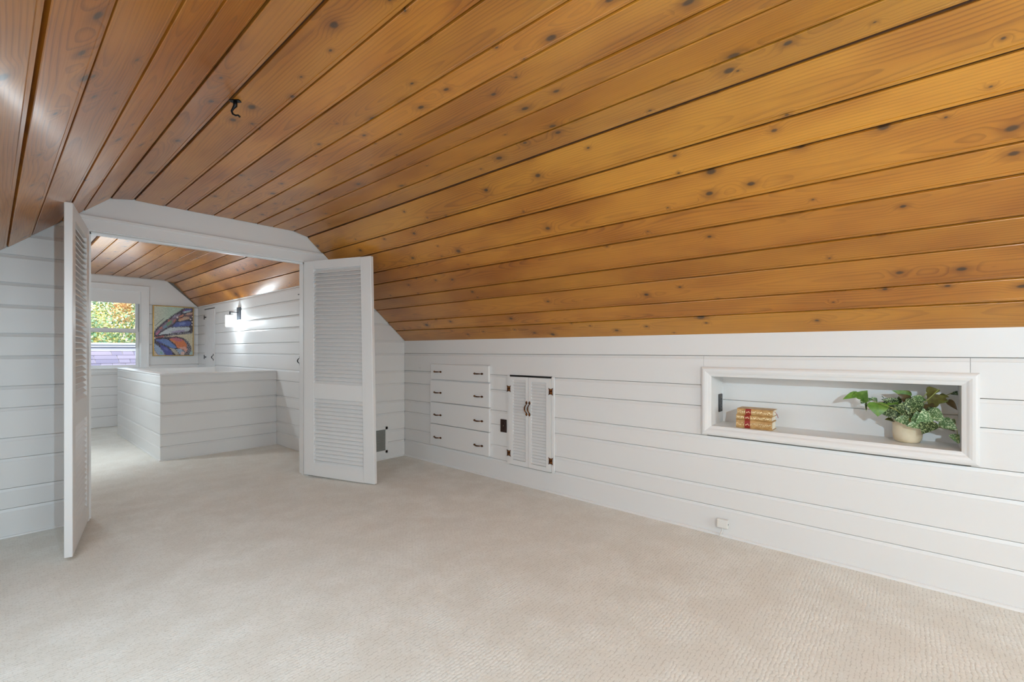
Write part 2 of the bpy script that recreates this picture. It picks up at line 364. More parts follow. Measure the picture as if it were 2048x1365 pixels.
# door casing and jambs
tr = struct('trim_1', MB().box(XO1-.0, XO1+.018, YP-.004, YPB+.01, 0, ZO), WHITE_TRIM, 'white casing and jambs around the wide doorway', 'trim')
part('jamb', MB().box(XO0-.018, XO0, YP-.004, YPB+.01, 0, ZO), WHITE_TRIM, tr)
part('head_jamb', MB().box(XO0-.018, XO1+.018, YP-.004, YPB+.01, ZO, ZO+.018), WHITE_TRIM, tr)
part('side_casing', MB().box(XO1+.004, XO1+.080, YP-.018, YP+.001, 0, ZO+.01), WHITE_TRIM, tr, bevel=.003)
part('side_casing', MB().box(XO0-.087, XO0-.004, YP-.018, YP+.001, 0, ZO+.01), WHITE_TRIM, tr, bevel=.003)
m = MB(); m.prism([(zslope_l(ZO+.006)+.004, 0, ZO+.004), (zslope_r(ZO+.006)-.006, 0, ZO+.004), (zslope_r(1.98)-.004, 0, 1.98), (zslope_l(1.98)+.004, 0, 1.98)], (0, YP-.019, 0), (0, YP+.001, 0))
part('head_casing', m, WHITE_TRIM, tr)
m = MB(); m.prism([(zslope_l(1.979)+.004, 0, 1.979), (zslope_r(1.979)-.004, 0, 1.979), (zslope_r(2.005)-.004, 0, 2.005), (zslope_l(2.005)+.004, 0, 2.005)], (0, YP-.027, 0), (0, YP+.001, 0))
part('back_band', m, WHITE_TRIM, tr, bevel=.004)
part('door_stop', MB().box(XO1-.012, XO1, YP+.045, YP+.08, 0, ZO).box(XO0, XO0+.012, YP+.045, YP+.08, 0, ZO).box(XO0, XO1, YP+.045, YP+.08, ZO-.012, ZO), WHITE_TRIM, tr)

# left knee wall and rear gable (behind the camera)
m = MB(); m.box(XL-.1, XL, YB-.1, YP+.02, -.02, ZK+.02)
wl = struct('wall_left', m, WHITE, 'white painted left knee wall below the slope', 'wall')
for i in range(8): plank(wl, (XL+T, YB, JZ[i]), (0, 1, 0), (0, 0, 1), JZ[i+1]-JZ[i], 0, YP-YB-.001, wall_profile, WHITE, .0004)
m = MB(); RW = (.50, 1.88, .62, 1.82)
zt = 2.3
m.box(XL-.1, RW[0], YB-.12, YB, -.02, zt); m.box(RW[1], XR+.3, YB-.12, YB, -.02, zt); m.box(RW[0], RW[1], YB-.12, YB, -.02, RW[2]); m.box(RW[0], RW[1], YB-.12, YB, RW[3], zt)
struct('wall_rear', m, WHITE, 'white gable wall behind the camera', 'wall')
m = MB(); 
m.box(RW[0], RW[0]+.05, YB-.09, YB-.03, RW[2], RW[3]); m.box(RW[1]-.05, RW[1], YB-.09, YB-.03, RW[2], RW[3]); m.box(RW[0], RW[1], YB-.09, YB-.03, RW[2], RW[2]+.05); m.box(RW[0], RW[1], YB-.09, YB-.03, RW[3]-.05, RW[3])
w2 = struct('fill_window', m, WHITE_TRIM, 'added unseen window in the gable wall for the rear fill light', 'window')  # unseen window, put in to go with the rear fill light
part('pane', MB().box(RW[0]+.05, RW[1]-.05, YB-.066, YB-.062, RW[2]+.05, RW[3]-.05), GLASS, w2)

SKY0, SKY1 = 1.03, 2.67
su = Vector((.751, 0, .660)); snn = Vector((.660, 0, -.751)); so_ = Vector((-.515, 0, 1.221))   # along the left slope, into the room
m = MB()
def skyq(a0, a1, ya, yb, d0, d1): m.prism([so_+su*a0+Vector((0, ya, 0)), so_+su*a1+Vector((0, ya, 0)), so_+su*a1+Vector((0, yb, 0)), so_+su*a0+Vector((0, yb, 0))], snn*d0, snn*d1)
skyq(.04, .09, SKY0, SKY1, -.075, .004); skyq(.60, .645, SKY0, SKY1, -.075, .004); skyq(.09, .60, SKY0, SKY0+.05, -.075, .004); skyq(.09, .60, SKY1-.05, SKY1, -.075, .004)
w3 = struct('fill_skylight', m, WHITE_TRIM, 'made-up unseen skylight frame in the left slope for the fill light', 'window')  # skylight made up to carry the fill light from the slope
m = MB(); skyq(.09, .60, SKY0+.05, SKY1-.05, -.03, -.025); part('sun_block', m, WHITE, w3, label='opaque white panel added to block the sun')  # opaque panel added so no sun patch reaches the floor

# quarter-round strips where the walls meet the carpet
def qround(name, p0, p1, inward, label, r=.014):
    p0, p1, inw = Vector(p0), Vector(p1), Vector(inward); m = MB()
    pr = [(0, 0), (r, 0)]+[(r*math.cos(a*PI/8), r*math.sin(a*PI/8)) for a in (1, 2, 3)]+[(0, r)]
    m.prism([p0+inw*a+Vector((0, 0, b)) for a, b in pr], (0, 0, 0), p1-p0)
    return struct(name, m, WHITE_TRIM, label, 'baseboard')
qround('baseboard_right', (XR, YB, 0), (XR, YP, 0), (-1, 0, 0), 'thin white quarter round along the right knee wall foot')
qround('baseboard_back', (XO1+.08, YP, 0), (XR, YP, 0), (0, -1, 0), 'thin white quarter round under the vent wall', .010)
qround('baseboard_left', (XL, YP, 0), (XO0-.09, YP, 0), (0, -1, 0), 'thin white quarter round left of the doorway', .010)

# ------------------------------------------------------------------ setting: far room
far_poly = [(.69, 2.218), (1.79, 2.218), (1.912, 2.180), (XF+.12, ZFK-.118)]
cf = struct('ceiling_far', shell(far_poly, YPB-.01, YF+.1, .06), WOODBACK, 'pine plank ceiling of the far room beyond the doorway', 'ceiling')
fb = [(.69, 2.218), (.82, 2.218), (.985, 2.218), (1.17, 2.218), (1.31, 2.218), (1.48, 2.218), (1.61, 2.218), (1.79, 2.218), (1.912, 2.180), (2.030, 2.058), (2.128, 1.956), (2.262, 1.817)]
for a, b in zip(fb[:-1], fb[1:]):
    d = Vector((b[0]-a[0], 0, b[1]-a[1])); w_ = d.length; d.normalize()
    plank(cf, (a[0], YPB+.001, a[1]), (0, 1, 0), d, w_, 0, YF-YPB, ceil_profile, WOOD, .001)
m = shell([(.10, 1.70), (.69, 2.218)], YPB-.01, YF+.1, .06)
struct('ceiling_slope', m, WHITE, 'white painted left slope of the far room ceiling', 'ceiling')
m = MB(); m.box(.02, .14, YPB-.01, YF+.1, -.02, 1.80)
struct('wall_far_left', m, WHITE, 'white left wall of the far room', 'wall')
m = MB(); m.box(XF+T, XF+.12, YPB-.01, YF+.1, -.02, ZFK+.03)
wfr = struct('wall_far_right', m, BACK, 'white board wall of the far room carrying the lit lamp', 'wall')
D3 = (7.95, 8.43, 1.76)      # small plank door near the corner
D4 = (4.30, 5.065, 1.735)    # narrow door beside the doorway
for i in range(13):
    z0, z1 = JZ[i]-.010 if i else 0, JZ[i+1]-.010
    if z0 >= ZFK: continue
    z1 = min(z1, ZFK+.005)
    runs = [(D4[1]+.012, D3[0]-.012), (D3[1]+.012, YF)] if z1 < 1.74 else [(YPB, YF)]
    for ya, yb in runs:
        plank(wfr, (XF, yb, z0), (0, -1, 0), (0, 0, 1), z1-z0, .0006, yb-ya-.0006, wall_profile if z1 < ZFK else (lambda w_: wall_profile(w_, .004, .001)), WHITE, .0004)
# window wall
FW = (.705, 1.515, .860, 2.010)
m = MB(); zt = 2.32
m.box(.0, FW[0], YF+T, YF+.14, -.02, zt); m.box(FW[1], XF+.2, YF+T, YF+.14, -.02, zt); m.box(FW[0], FW[1], YF+T, YF+.14, -.02, FW[2]); m.box(FW[0], FW[1], YF+T, YF+.14, FW[3], zt)
wf = struct('wall_far', m, BACK, 'white board end wall holding the window and the painting', 'wall')
def zs_far(z):
    if z <= ZFK: return XF
    if z < 2.18: return 1.912+(2.18-z)*(XF-1.912)/(2.18-ZFK)
    if z < 2.218: return 1.79+(2.218-z)*(1.912-1.79)/(2.218-2.18)
    return 1.79
for i in range(14):
    z0, z1 = JZ[i]-.010 if i else 0, min(JZ[i+1]-.010, 2.224)
    if i == 12: z1 = 2.224      # one wide board at the top
    if i > 12: break
    hi = (lambda z0_: (lambda y: zs_far(z0_+y)+.003))(z0)
    if z1 < .82 or i == 12:
        plank(wf, (0, YF, z0), (1, 0, 0), (0, 0, 1), z1-z0, .12, hi, wall_profile, WHITE, .0004)
    else:
        plank(wf, (0, YF, z0), (1, 0, 0), (0, 0, 1), z1-z0, 1.50, hi, wall_profile, WHITE, .0004)
        plank(wf, (0, YF, z0), (1, 0, 0), (0, 0, 1), z1-z0, .12, .72, wall_profile, WHITE, .0004)
plank(wf, (0, YF, .764), (1, 0, 0), (0, 0, 1), .030, .7205, 1.4995, lambda w_: wall_profile(w_, .004, .001), WHITE)
# far window: casing, frame, two sashes
w1 = empty('window_1', (1.11, YF, .80), 'white double hung window at the far end of the far room', 'window', None, 'structure'); o_ = (1.11, YF, .80)
cx0, cx1 = .625, 1.595
m = MB(); m.box(1.505, cx1, YF-.020, YF+.002, .862, 2.02); part('casing', m, WHITE_TRIM, w1, o_, .004)
m = MB(); m.box(cx0, .715, YF-.020, YF+.002, .862, 2.02); part('casing', m, WHITE_TRIM, w1, o_, .004)
m = MB(); m.box(cx0, cx1, YF-.022, YF+.002, 2.005, 2.085); part('head_casing', m, WHITE_TRIM, w1, o_, .004)
m = MB(); m.box(cx0-.012, cx1+.012, YF-.030, YF+.002, 2.080, 2.097); part('back_band', m, WHITE_TRIM, w1, o_, .003)
m = MB(); m.box(cx1-.012, cx1+.010, YF-.030, YF+.002, .862, 2.085); part('back_band', m, WHITE_TRIM, w1, o_, .003)
m = MB(); m.box(cx0-.03, cx1+.03, YF-.045, YF+.09, .842, .866); part('sill', m, WHITE_TRIM, w1, o_, .005)
m = MB(); m.box(cx0, cx1, YF-.018, YF+.002, .790, .845); part('apron', m, WHITE_TRIM, w1, o_, .004)
m = MB(); m.box(FW[1]-.022, FW[1], YF, YF+.14, .86, 2.01).box(FW[0], FW[0]+.022, YF, YF+.14, .86, 2.01).box(FW[0], FW[1], YF, YF+.14, 1.985, 2.01); part('frame', m, WHITE_TRIM, w1, o_)
def sash(z0, z1, y, top, bot, sd_=.035):
    m = MB(); a, b = FW[0]+.024, FW[1]-.024
    m.box(a, a+sd_, y, y+.035, z0, z1).box(b-sd_, b, y, y+.035, z0, z1).box(a+sd_, b-sd_, y, y+.035, z0, z0+bot).box(a+sd_, b-sd_, y, y+.035, z1-top, z1)
    s = part('sash', m, WHITE_TRIM, w1, o_)
    part('pane', MB().box(a+sd_, b-sd_, y+.015, y+.019, z0+bot, z1-top), GLASS, s, o_)
    return s
sash(1.385, 1.985, YF+.075, .062, .040)
s_ = sash(.868, 1.445, YF+.035, .050, .030)
part('sash_lock', MB().box(1.085, 1.135, YF+.030, YF+.06, 1.445, 1.458), STEEL, s_, o_, .003)
part('sash_track', MB().box(FW[1]-.030, FW[1]-.022, YF+.012, YF+.030, 1.40, 1.985), STEEL, w1, o_)

# stairwell half wall
SX0, SX1, SY0, SY1, SZ = 1.127, XF, 5.685, 8.03, .880
SJ = [0, .143, .269, .456, .588, .771, .872]
m = MB(); th = .10
m.box(SX0+T, SX0+th, SY0+T, SY1-.002, 0, SZ-.012); m.box(SX0+th, SX1, SY0+T, SY0+th, 0, SZ-.012); m.box(SX0+th, SX1, SY1-th, SY1-.002, 0, SZ-.012)
ws = struct('wall_stairwell', m, WHITE, 'low white board half wall enclosing the stairwell in the far room', 'half wall')
for z0, z1 in zip(SJ[:-1], SJ[1:]):
    plank(ws, (SX0, SY0, z0), (1, 0, 0), (0, 0, 1), z1-z0, 0, SX1-SX0-.001, wall_profile, WHITE, .0004)
    plank(ws, (SX0, SY1, z0), (0, -1, 0), (0, 0, 1), z1-z0, 0, SY1-SY0, wall_profile, WHITE, .0004)
m = MB(); m.box(SX0-.006, SX0+th+.004, SY0-.006, SY1, SZ-.012, SZ); part('cap_board', m, WHITE_TRIM, ws, bevel=.002)
m = MB(); m.box(SX0+th+.0045, SX1-.001, SY0-.006, SY0+th+.004, SZ-.012, SZ); part('cap_board', m, WHITE_TRIM, ws, bevel=.002)
m = MB(); m.box(SX0-.008, SX0+.002, SY0-.008, SY1, 0, .012).box(SX0, SX1, SY0-.008, SY0+.002, 0, .010); part('floor_strip', m, WHITE_TRIM, ws)

# ------------------------------------------------------------------ hardware builders
def spade_pull(length=.125, rise=.024):
    """arched pull along local x, mounted on plane z=0 (z out): spade ends and bowed grip"""
    m = MB(); h = length/2
    for s in (-1, 1):
        pl = [(s*h, 0), (s*(h-.010), .0085), (s*(h-.020), .0095), (s*(h-.024), .005), (s*(h-.030), .004), (s*(h-.030), -.004), (s*(h-.024), -.005), (s*(h-.020), -.0095), (s*(h-.010), -.0085)]
        m.prism([(x, y, 0) for x, y in pl], (0, 0, 0), (0, 0, .0035))
    pts = []; g = h-.026
    for i in range(9):
        a = -1+2*i/8; pts.append((g*a, 0, .003+rise*(1-a*a)))
    m.tube(pts, [.0035, .0042, .005, .0058, .006, .0058, .005, .0042, .0035], 8)
    return m
PULL = spade_pull().mesh('handle', BRONZE)
PULLB = spade_pull(.11, .022).mesh('handle', IRON)
def place(name, me, parent, org, xa, ya, off):
    o = link(name, me, parent); xa, ya = Vector(xa), Vector(ya); M = Matrix((xa, ya, xa.cross(ya))).transposed().to_4x4()
    M.translation = Vector(org)-Vector(off); o.matrix_local = M; return o
WX, WY = (0, -1, 0), (0, 0, 1)     # frame of a wall facing -X: x to the right in view, y up, z into the room

# ------------------------------------------------------------------ the two louvred doors of the doorway
def slat_mesh(w_, depth, th, tilt, name, mat, sgn):
    m = MB(); c, s = math.cos(tilt), math.sin(tilt); d, t = depth/2, th/2
    pr = [(-d, -t*.6), (-d*.9, -t), (d*.9, -t), (d, -t*.6), (d, t*.6), (d*.9, t), (-d*.9, t), (-d, t*.6)]
    poly = [(0, (a*c-b*s)*sgn, a*s+b*c) for a, b in pr]
    m.prism(poly, (0, 0, 0), (w_, 0, 0)); return m.mesh(name, mat)
def louvre_door(name, hinge, free, label, W, sgn, tw=0.0, sag=0.0, st=(.115, .107), zs=((.127, .700), (.829, 1.832)), H=(.020, 1.906), t=.034):
    """local x from hinge to free edge, visible face at y=0, thickness runs to sgn*t"""
    dx, dy = free[0]-hinge[0], free[1]-hinge[1]
    root = empty(name, (hinge[0], hinge[1], 0), label, 'door', None, 'structure', math.atan2(dy, dx))
    def fn(p): return (p[0], p[1]+tw*(p[0]/W)*(p[2]/1.9-.5), p[2]-sag*p[0]/W)
    B = lambda *a: MB().box(*a)
    for x0, x1 in ((0, st[0]), (W-st[1], W)): part('stile', B(x0, x1, 0, sgn*t, H[0], H[1]), WHITE_TRIM, root, bevel=.0025, fn=fn)
    for z0, z1 in ((H[0], zs[0][0]), (zs[0][1], zs[1][0]), (zs[1][1], H[1])): part('rail', B(st[0], W-st[1], sgn*.0006, sgn*(t-.0006), z0, z1), WHITE_TRIM, root, fn=fn)
    me = slat_mesh(W-st[0]-st[1]-.001, .0455, .0062, math.radians(50), 'slat', WHITE_TRIM, sgn)
    for z0, z1 in zs:
        n = round((z1-z0)/.0338); p = (z1-z0)/n
        for i in range(n):
            z = z0+(i+.5)*p
            o = link('slat', me, root); a = tw*(z/1.9-.5)/W
            o.location = (st[0]+.0005, sgn*t/2+tw*(st[0]/W)*(z/1.9-.5), z-sag*st[0]/W); o.rotation_euler = (0, sag/W, a)
    for z in (.22, 1.70): 
        m = MB().tube([(-.004, sgn*t+sgn*.003, z), (-.004, sgn*t+sgn*.003, z+.075)], .005, 8); part('hinge', m, WHITE_TRIM, root, fn=fn)
    return root
louvre_door('door_1', (.4275, 4.055), (.290, 3.359), 'white louvred door hinged on the left side of the doorway', .714, -1)
louvre_door('door_2', (1.830, 4.050), (2.067, 3.343), 'white louvred door hinged on the right side of the doorway', .757, 1, tw=-.048, sag=.013, st=(.117, .110))

# ------------------------------------------------------------------ far room doors
d3 = empty('door_3', (XF, D3[0], .03), 'small white plank door in the far corner with black hinges', 'door', None, 'structure'); o_ = (XF, D3[0], .03)
n = 5
for i in range(n):
    a = D3[0]+(D3[1]-D3[0])*i/n; b = D3[0]+(D3[1]-D3[0])*(i+1)/n
    part('plank', MB().box(XF-.006, XF+.012, a+.001, b-.001, .03, D3[2]), WHITE, d3, o_, .003)
def strap(z, ydir, y0, root, off):
    m = MB(); m.box(XF-.011, XF-.006, y0-.011, y0+.011, z-.032, z+.032)
    m.prism([(0, y0, z-.009), (0, y0+ydir*.055, z-.006), (0, y0+ydir*.085, z-.012), (0, y0+ydir*.100, z), (0, y0+ydir*.085, z+.012), (0, y0+ydir*.055, z+.006), (0, y0, z+.009)], (XF-.0105, 0, 0), (XF-.0065, 0, 0))
    part('strap_hinge', m, IRON, root, off, label='black iron strap hinge')
strap(1.640, -1, D3[1]+.012, d3, o_); strap(1.013, -1, D3[1]+.012, d3, o_)
h_ = place('handle', PULLB, d3, (XF-.006, 8.0, 1.013), (0, 0, 1), (0, 1, 0), o_); h_['label'] = 'black iron pull'
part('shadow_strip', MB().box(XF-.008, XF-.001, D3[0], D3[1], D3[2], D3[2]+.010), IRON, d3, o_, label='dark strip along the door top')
d4 = empty('door_4', (XF, D4[0], .03), 'white door beside the doorway in the far room with black pull', 'door', None, 'structure'); o_ = (XF, D4[0], .03)
for i in range(4):
    a = D4[0]+(D4[1]-D4[0])*i/4; b = D4[0]+(D4[1]-D4[0])*(i+1)/4
    part('plank', MB().box(XF-.006, XF+.012, a+.001, b-.001, .03, D4[2]), WHITE, d4, o_, .003)
place('handle', PULLB, d4, (XF-.006, D4[1]-.012, 1.004), (0, 0, 1), (0, 1, 0), o_)['label'] = 'black iron pull'
part('latch', MB().box(XF-.012, XF-.006, D4[1]-.03, D4[1]+.02, 1.730, 1.740), IRON, d4, o_, label='small black latch')

# ------------------------------------------------------------------ built-in drawers
dr = empty('drawer_unit', (XR, 3.19, .18), 'built-in stack of four white drawers in the right knee wall', 'drawers'); o_ = (XR, 3.19, .18)
zb = [(.184, .393), (.399, .608), (.614, .826), (.836, .983)]
for i, (z0, z1) in enumerate(zb):
    xf = XR-.024; j = (.0, -.004, -.003, .004)[i]
    y0, y1 = 2.788+j, 3.600+(0 if i < 3 else -.008)
    m = MB(); m.box(xf, XR-.0005, y0, y1, z0, z1)
    d_ = part('drawer', m, WHITE_TRIM, dr, o_, .005, segs=2)
    zh = (.266, .487, .705, .909)[i]
    for yy in (3.486, 2.919): place('handle', PULL, d_, (xf, yy, zh), WX, WY, o_)['label'] = 'antique bronze spade-ended pull'

# ------------------------------------------------------------------ louvred cupboard
cu = empty('wall_cupboard', (XR, 2.335, .16), 'small double louvred cupboard set in the knee wall beside the drawers', 'cupboard'); o_ = (XR, 2.335, .16)
part('side_strip', MB().box(XR-.012, XR-.0004, 2.560, 2.583, .155, .908), WHITE_TRIM, cu, o_, .002)
part('side_strip', MB().box(XR-.012, XR-.0004, 2.092, 2.119, .155, .908), WHITE_TRIM, cu, o_, .002)
part('head_shadow_strip', MB().box(XR-.004, XR-.0004, 2.119, 2.560, .898, .912), DARKHOLE, cu, o_, label='dark strip painted in for the shaded gap above the doors')  # shade of the upper door gap, painted as a dark strip
part('foot_shadow_strip', MB().box(XR-.010, XR-.0004, 2.119, 2.560, .1555, .1595), DARKHOLE, cu, o_, label='dark strip painted in for the shadow line below the doors')  # shadow under the doors, painted as a thin dark strip
sm = slat_mesh(1.0, .018, .0035, math.radians(50), 'slat', WHITE_TRIM, 1)
def cup_slat(w_):
    m = MB(); pr = [(-.011, -.0016), (.011, -.0016), (.011, .0016), (-.011, .0016)]; c, s = math.cos(math.radians(52)), math.sin(math.radians(52))
    m.prism([(a*c-b*s, 0, a*s+b*c) for a, b in pr], (0, 0, 0), (0, w_, 0)); return m.mesh('slat', WHITE_TRIM)
BUT = [(0, .027), (.010, .021), (.013, .012), (.013, -.012), (.010, -.021), (0, -.027)]
def butterfly():
    m = MB()
    for s in (-1, 1): m.prism([(0, .019, 0), (s*.008, .021, 0), (s*.021, .029, 0), (s*.017, .012, 0), (s*.017, -.012, 0), (s*.021, -.029, 0), (s*.008, -.021, 0), (0, -.019, 0)], (0, 0, 0), (0, 0, .003))
    m.tube([(0, -.022, .003), (0, .022, .003)], .0035, 8); return m.mesh('hinge', BRONZE)
HINGE = butterfly()
for k, (ya, yb, la, lb, z0, z1) in enumerate(((2.348, 2.5575, 2.375, 2.513, .202, .871), (2.1215, 2.3445, 2.165, 2.317, .196, .863))):
    m = MB(); x0, x1 = XR-.018, XR-.0004; Z0, Z1 = .160, .897
    m.box(x0, x1, ya, la, Z0, Z1).box(x0, x1, lb, yb, Z0, Z1).box(x0, x1, la, lb, Z0, z0).box(x0, x1, la, lb, z1, Z1).box(XR-.003, x1, la, lb, z0, z1)
    d_ = part('door', m, WHITE_TRIM, cu, o_)
    me = cup_slat(lb-la-.0006); n = 27; p = (z1-z0)/n
    for i in range(n): link('slat', me, d_, (XR-.0105-o_[0], la+.0003-o_[1], z0+(i+.5)*p-o_[2]))
    yh = 2.345+(.020 if k == 0 else -.012)
    place('handle', PULL, d_, (x0, yh, .642), (0, 0, 1), (0, 1, 0), o_)['label'] = 'antique bronze bowed pull'
    for zz in (.795, .250):
        place('hinge', HINGE, d_, (x0, yb+.001 if k == 0 else ya-.001, zz), WX, WY, o_)['label'] = 'dark bronze butterfly hinge'

# ------------------------------------------------------------------ switch and socket plates
ot = empty('wall_outlet', (XR, 2.632, .47), 'dark brown outlet plate between the drawers and the cupboard', 'outlet'); o_ = (XR, 2.632, .47)
part('plate', MB().box(XR-.007, XR-.0003, 2.597, 2.668, .414, .526), BROWN_PLASTIC, ot, o_, .003)
for zz in (.447, .493):
    m = MB().lathe([(.0, -.0085), (.014, -.0085), (.016, -.0065)], (XR, 2.632, zz), 16, ax='x'); s_ = part('socket', m, BROWN_PLASTIC, ot, o_)
    part('slot', MB().box(XR-.0092, XR-.0085, 2.637, 2.639, zz-.004, zz+.006).box(XR-.0092, XR-.0085, 2.625, 2.627, zz-.004, zz+.006), DARKHOLE, s_, o_)
part('screw', MB().lathe([(0, -.0088), (.003, -.0086), (.0034, -.0070)], (XR, 2.632, .470), 10, ax='x'), STEEL, ot, o_, label='bright screw head')

# ------------------------------------------------------------------ niche with moulded frame
nc = empty('wall_niche', (XR, .37, NI['z0']), 'long recessed wall shelf with white moulded frame in the knee wall', 'niche'); o_ = (XR, .37, NI['z0'])
y0, y1, z0, z1, xb = NI['y0'], NI['y1'], NI['z0'], NI['z1'], NI['xb']
zj = .80
part('back_board', MB().box(xb, xb+.018, y0-.01, y1+.01, z0-.01, zj-.001), WHITE_TRIM, nc, o_, .003)
part('back_board', MB().box(xb, xb+.018, y0-.01, y1+.01, zj+.001, z1+.01), WHITE_TRIM, nc, o_, .003)
part('shelf', MB().box(XR-.002, xb, y0, y1, z0-.014, z0), WHITE_TRIM, nc, o_)
part('top_board', MB().box(XR-.002, xb, y0, y1, z1, z1+.014), WHITE_TRIM, nc, o_)
for a, b in ((y0-.014, y0), (y1, y1+.014)): part('side_board', MB().box(XR-.002, xb, a, b, z0, z1), WHITE_TRIM, nc, o_)
# mitred picture-frame moulding
fw_ = .058
prof = [(0, .0), (0, .014), (.006, .021), (.014, .0245), (.024, .0245), (.034, .021), (.042, .0155), (.050, .013), (.0535, .0115), (fw_, .0095), (fw_, 0)]   # (in from outer edge, proud)
oy0, oy1, oz0, oz1 = y0-fw_+.001, y1+fw_-.001, z0-fw_, z1+fw_
def mould(ca, cb):
    """ca, cb: outer corner and its inward diagonal for both ends"""
    m = MB(); n = len(prof); vs_ = []
    for (cy, cz, sy, sz) in (ca, cb):
        for d, pr in prof: vs_.append((XR-pr-.0003, cy+sy*d, cz+sz*d))
    m.add(vs_, [tuple(range(n)), tuple(range(n, 2*n))[::-1]]+[(i, n+i, n+(i+1) % n, (i+1) % n) for i in range(n)]); return m
c_ = [(oy1, oz1, -1, -1), (oy0, oz1, 1, -1), (oy0, oz0, 1, 1), (oy1, oz0, -1, 1)]
for i in range(4): part('moulding', mould(c_[i], c_[(i+1) % 4]), WHITE_TRIM, nc, o_)
# outlet on the left cheek of the niche
p1, p2 = .835, .765
ot = empty('wall_outlet', (3.05, y1, .79), 'black double outlet on the left cheek of the niche', 'outlet'); o_ = (3.05, y1, .79)
xa_, xb_ = 3.035, 3.100
part('plate', MB().box(xa_, xb_, y1-.007, y1-.0003, .728, .842), BLACK_PLASTIC, ot, o_, .003)
for zz in (.760, .810):
    m = MB().lathe([(0, -.009), (.014, -.009), (.016, -.0065)], ((xa_+xb_)/2, y1, zz), 16, ax='y'); s_ = part('socket', m, plain('grey_socket', srgb(88, 88, 88), .4), ot, o_)
    part('slot', MB().box(3.061, 3.063, y1-.0097, y1-.009, zz-.005, zz+.006).box(3.072, 3.074, y1-.0097, y1-.009, zz-.005, zz+.006), DARKHOLE, s_, o_)

# ------------------------------------------------------------------ books
TAN = NT('tan_leather'); _n = TAN.noise(TAN.n('ShaderNodeTexCoord').outputs['Object'], 30, 2)
TAN = TAN.base(TAN.mix(TAN.rng(_n, .35, .7, 0, 1), srgb(198, 160, 104), srgb(172, 130, 76)), .45)
REDL = plain('red_label', srgb(150, 32, 24), .45); GILT = plain('gilt_tooling', srgb(250, 234, 192), .3, .4)
PAPER = plain('page_edges', srgb(232, 224, 205), .8); RIB = plain('red_ribbon', srgb(160, 26, 26), .6)
bz = NI['z0']
blabels = ['tan leather book with ribbon, topmost of the three in the niche', 'tan leather book in the middle of the niche stack', 'plainer thick tan book at the bottom of the niche stack']
specs = [(.0475, .783, .592, 2.930, 2), (.030, .783, .594, 2.931, 1), (.037, .777, .588, 2.929, 0)]
for k, (th, ya, yb, xf, li) in enumerate(specs):
    o_ = (xf, (ya+yb)/2, bz); bk = empty('book', o_, blabels[li], 'book', 'leather books stacked in the niche')
    dp = .112; n = 6; m = MB()
    # covers and rounded spine as one shell
    m.box(xf+.006, xf+dp, yb, ya, bz, bz+.0028).box(xf+.006, xf+dp, yb, ya, bz+th-.0028, bz+th)
    arc = [(xf+.006-.006*math.sin(PI*i/n), bz+th*(1-math.cos(PI*i/n))/2) for i in range(n+1)]
    inn = [(xf+.009-.0045*math.sin(PI*i/n), bz+.0028+(th-.0056)*(1-math.cos(PI*i/n))/2) for i in range(n+1)]
    m.prism([(x, yb, z) for x, z in arc]+[(x, yb, z) for x, z in inn[::-1]], (0, 0, 0), (0, ya-yb, 0))
    part('cover', m, TAN, bk, o_)
    part('pages', MB().box(xf+.007, xf+dp-.005, yb+.004, ya-.004, bz+.003, bz+th-.003), PAPER, bk, o_, label='cream page block')
    def on_spine(a, b, c0, c1, mat, nm, lab, pr=.0004, root=bk):
        m = MB(); i0, i1 = int(round(c0*12)), int(round(c1*12)); q = []
        for i in range(i0, i1+1):
            an = PI*i/12; q.append((xf+.006-(.006+pr)*math.sin(an), bz+th*(1-math.cos(an))/2))
        q2 = [(x+.0003, z) for x, z in q][::-1]
        m.prism([(x, a, z) for x, z in q+q2], (0, 0, 0), (0, b-a, 0)); return part(nm, m, mat, root, o_, label=lab)
    Ls = ya-yb; y_ = ya-Ls*.245
    rl = on_spine(y_-Ls*.155, y_, .12, .90, REDL, 'title_label', 'red leather title label')
    # gilt tooling: small scrolls and dots
    gm = MB(); rnd = random.Random(5+k)
    def dot(y, zf, wy, wz):
        an = math.acos(max(-1, min(1, 1-2*zf))); x = xf+.006-.0066*math.sin(an)-.0002; z = bz+th*zf
        gm.box(x, x+.0006, y-wy/2, y+wy/2, z-wz/2, z+wz/2)
    y = ya-.008
    while y > yb+.006:
        if not (y_-Ls*.165 < y < y_+.003):
            sz = .0024 if li == 2 else .0040
            for _ in range(2): dot(y+rnd.uniform(-.002, .002), rnd.uniform(.36, .66), rnd.uniform(.0016, sz), rnd.uniform(.0025, .006 if li == 2 else .0085))
        y -= .0062
    for e in (ya-.003, yb+.003, y_+.003, y_-Ls*.155-.003): dot(e, .5, .0012, .016)
    part('gilt_tooling', gm, GILT, bk, o_, label='gold tooled ornaments')['kind'] = 'stuff'
    g2 = gm; gm = MB()
    for q in range(4): dot(y_-Ls*.155*(.22+.19*q), .42+.12*((q*7) % 3)/2, .003, .008-.002*(q % 2))
    part('title_lettering', gm, GILT, rl, o_)['kind'] = 'stuff'
    if li == 0:
        m = MB(); P = [(xf+.012, yb+.003, bz+th-.006), (xf+.006, yb-.010, bz+th-.008), (xf+.003, yb-.020, bz+th-.022), (xf+.002, yb-.026, bz+th-.040)]
        for a, b in zip(P[:-1], P[1:]):
            m.prism([a, b, (b[0]+.006, b[1]-.001, b[2]), (a[0]+.006, a[1]-.001, a[2])], (0, 0, 0), (0, .0006, .0006))
        part('ribbon', m, RIB, bk, o_, label='red ribbon page marker')
    bz += th+.0004

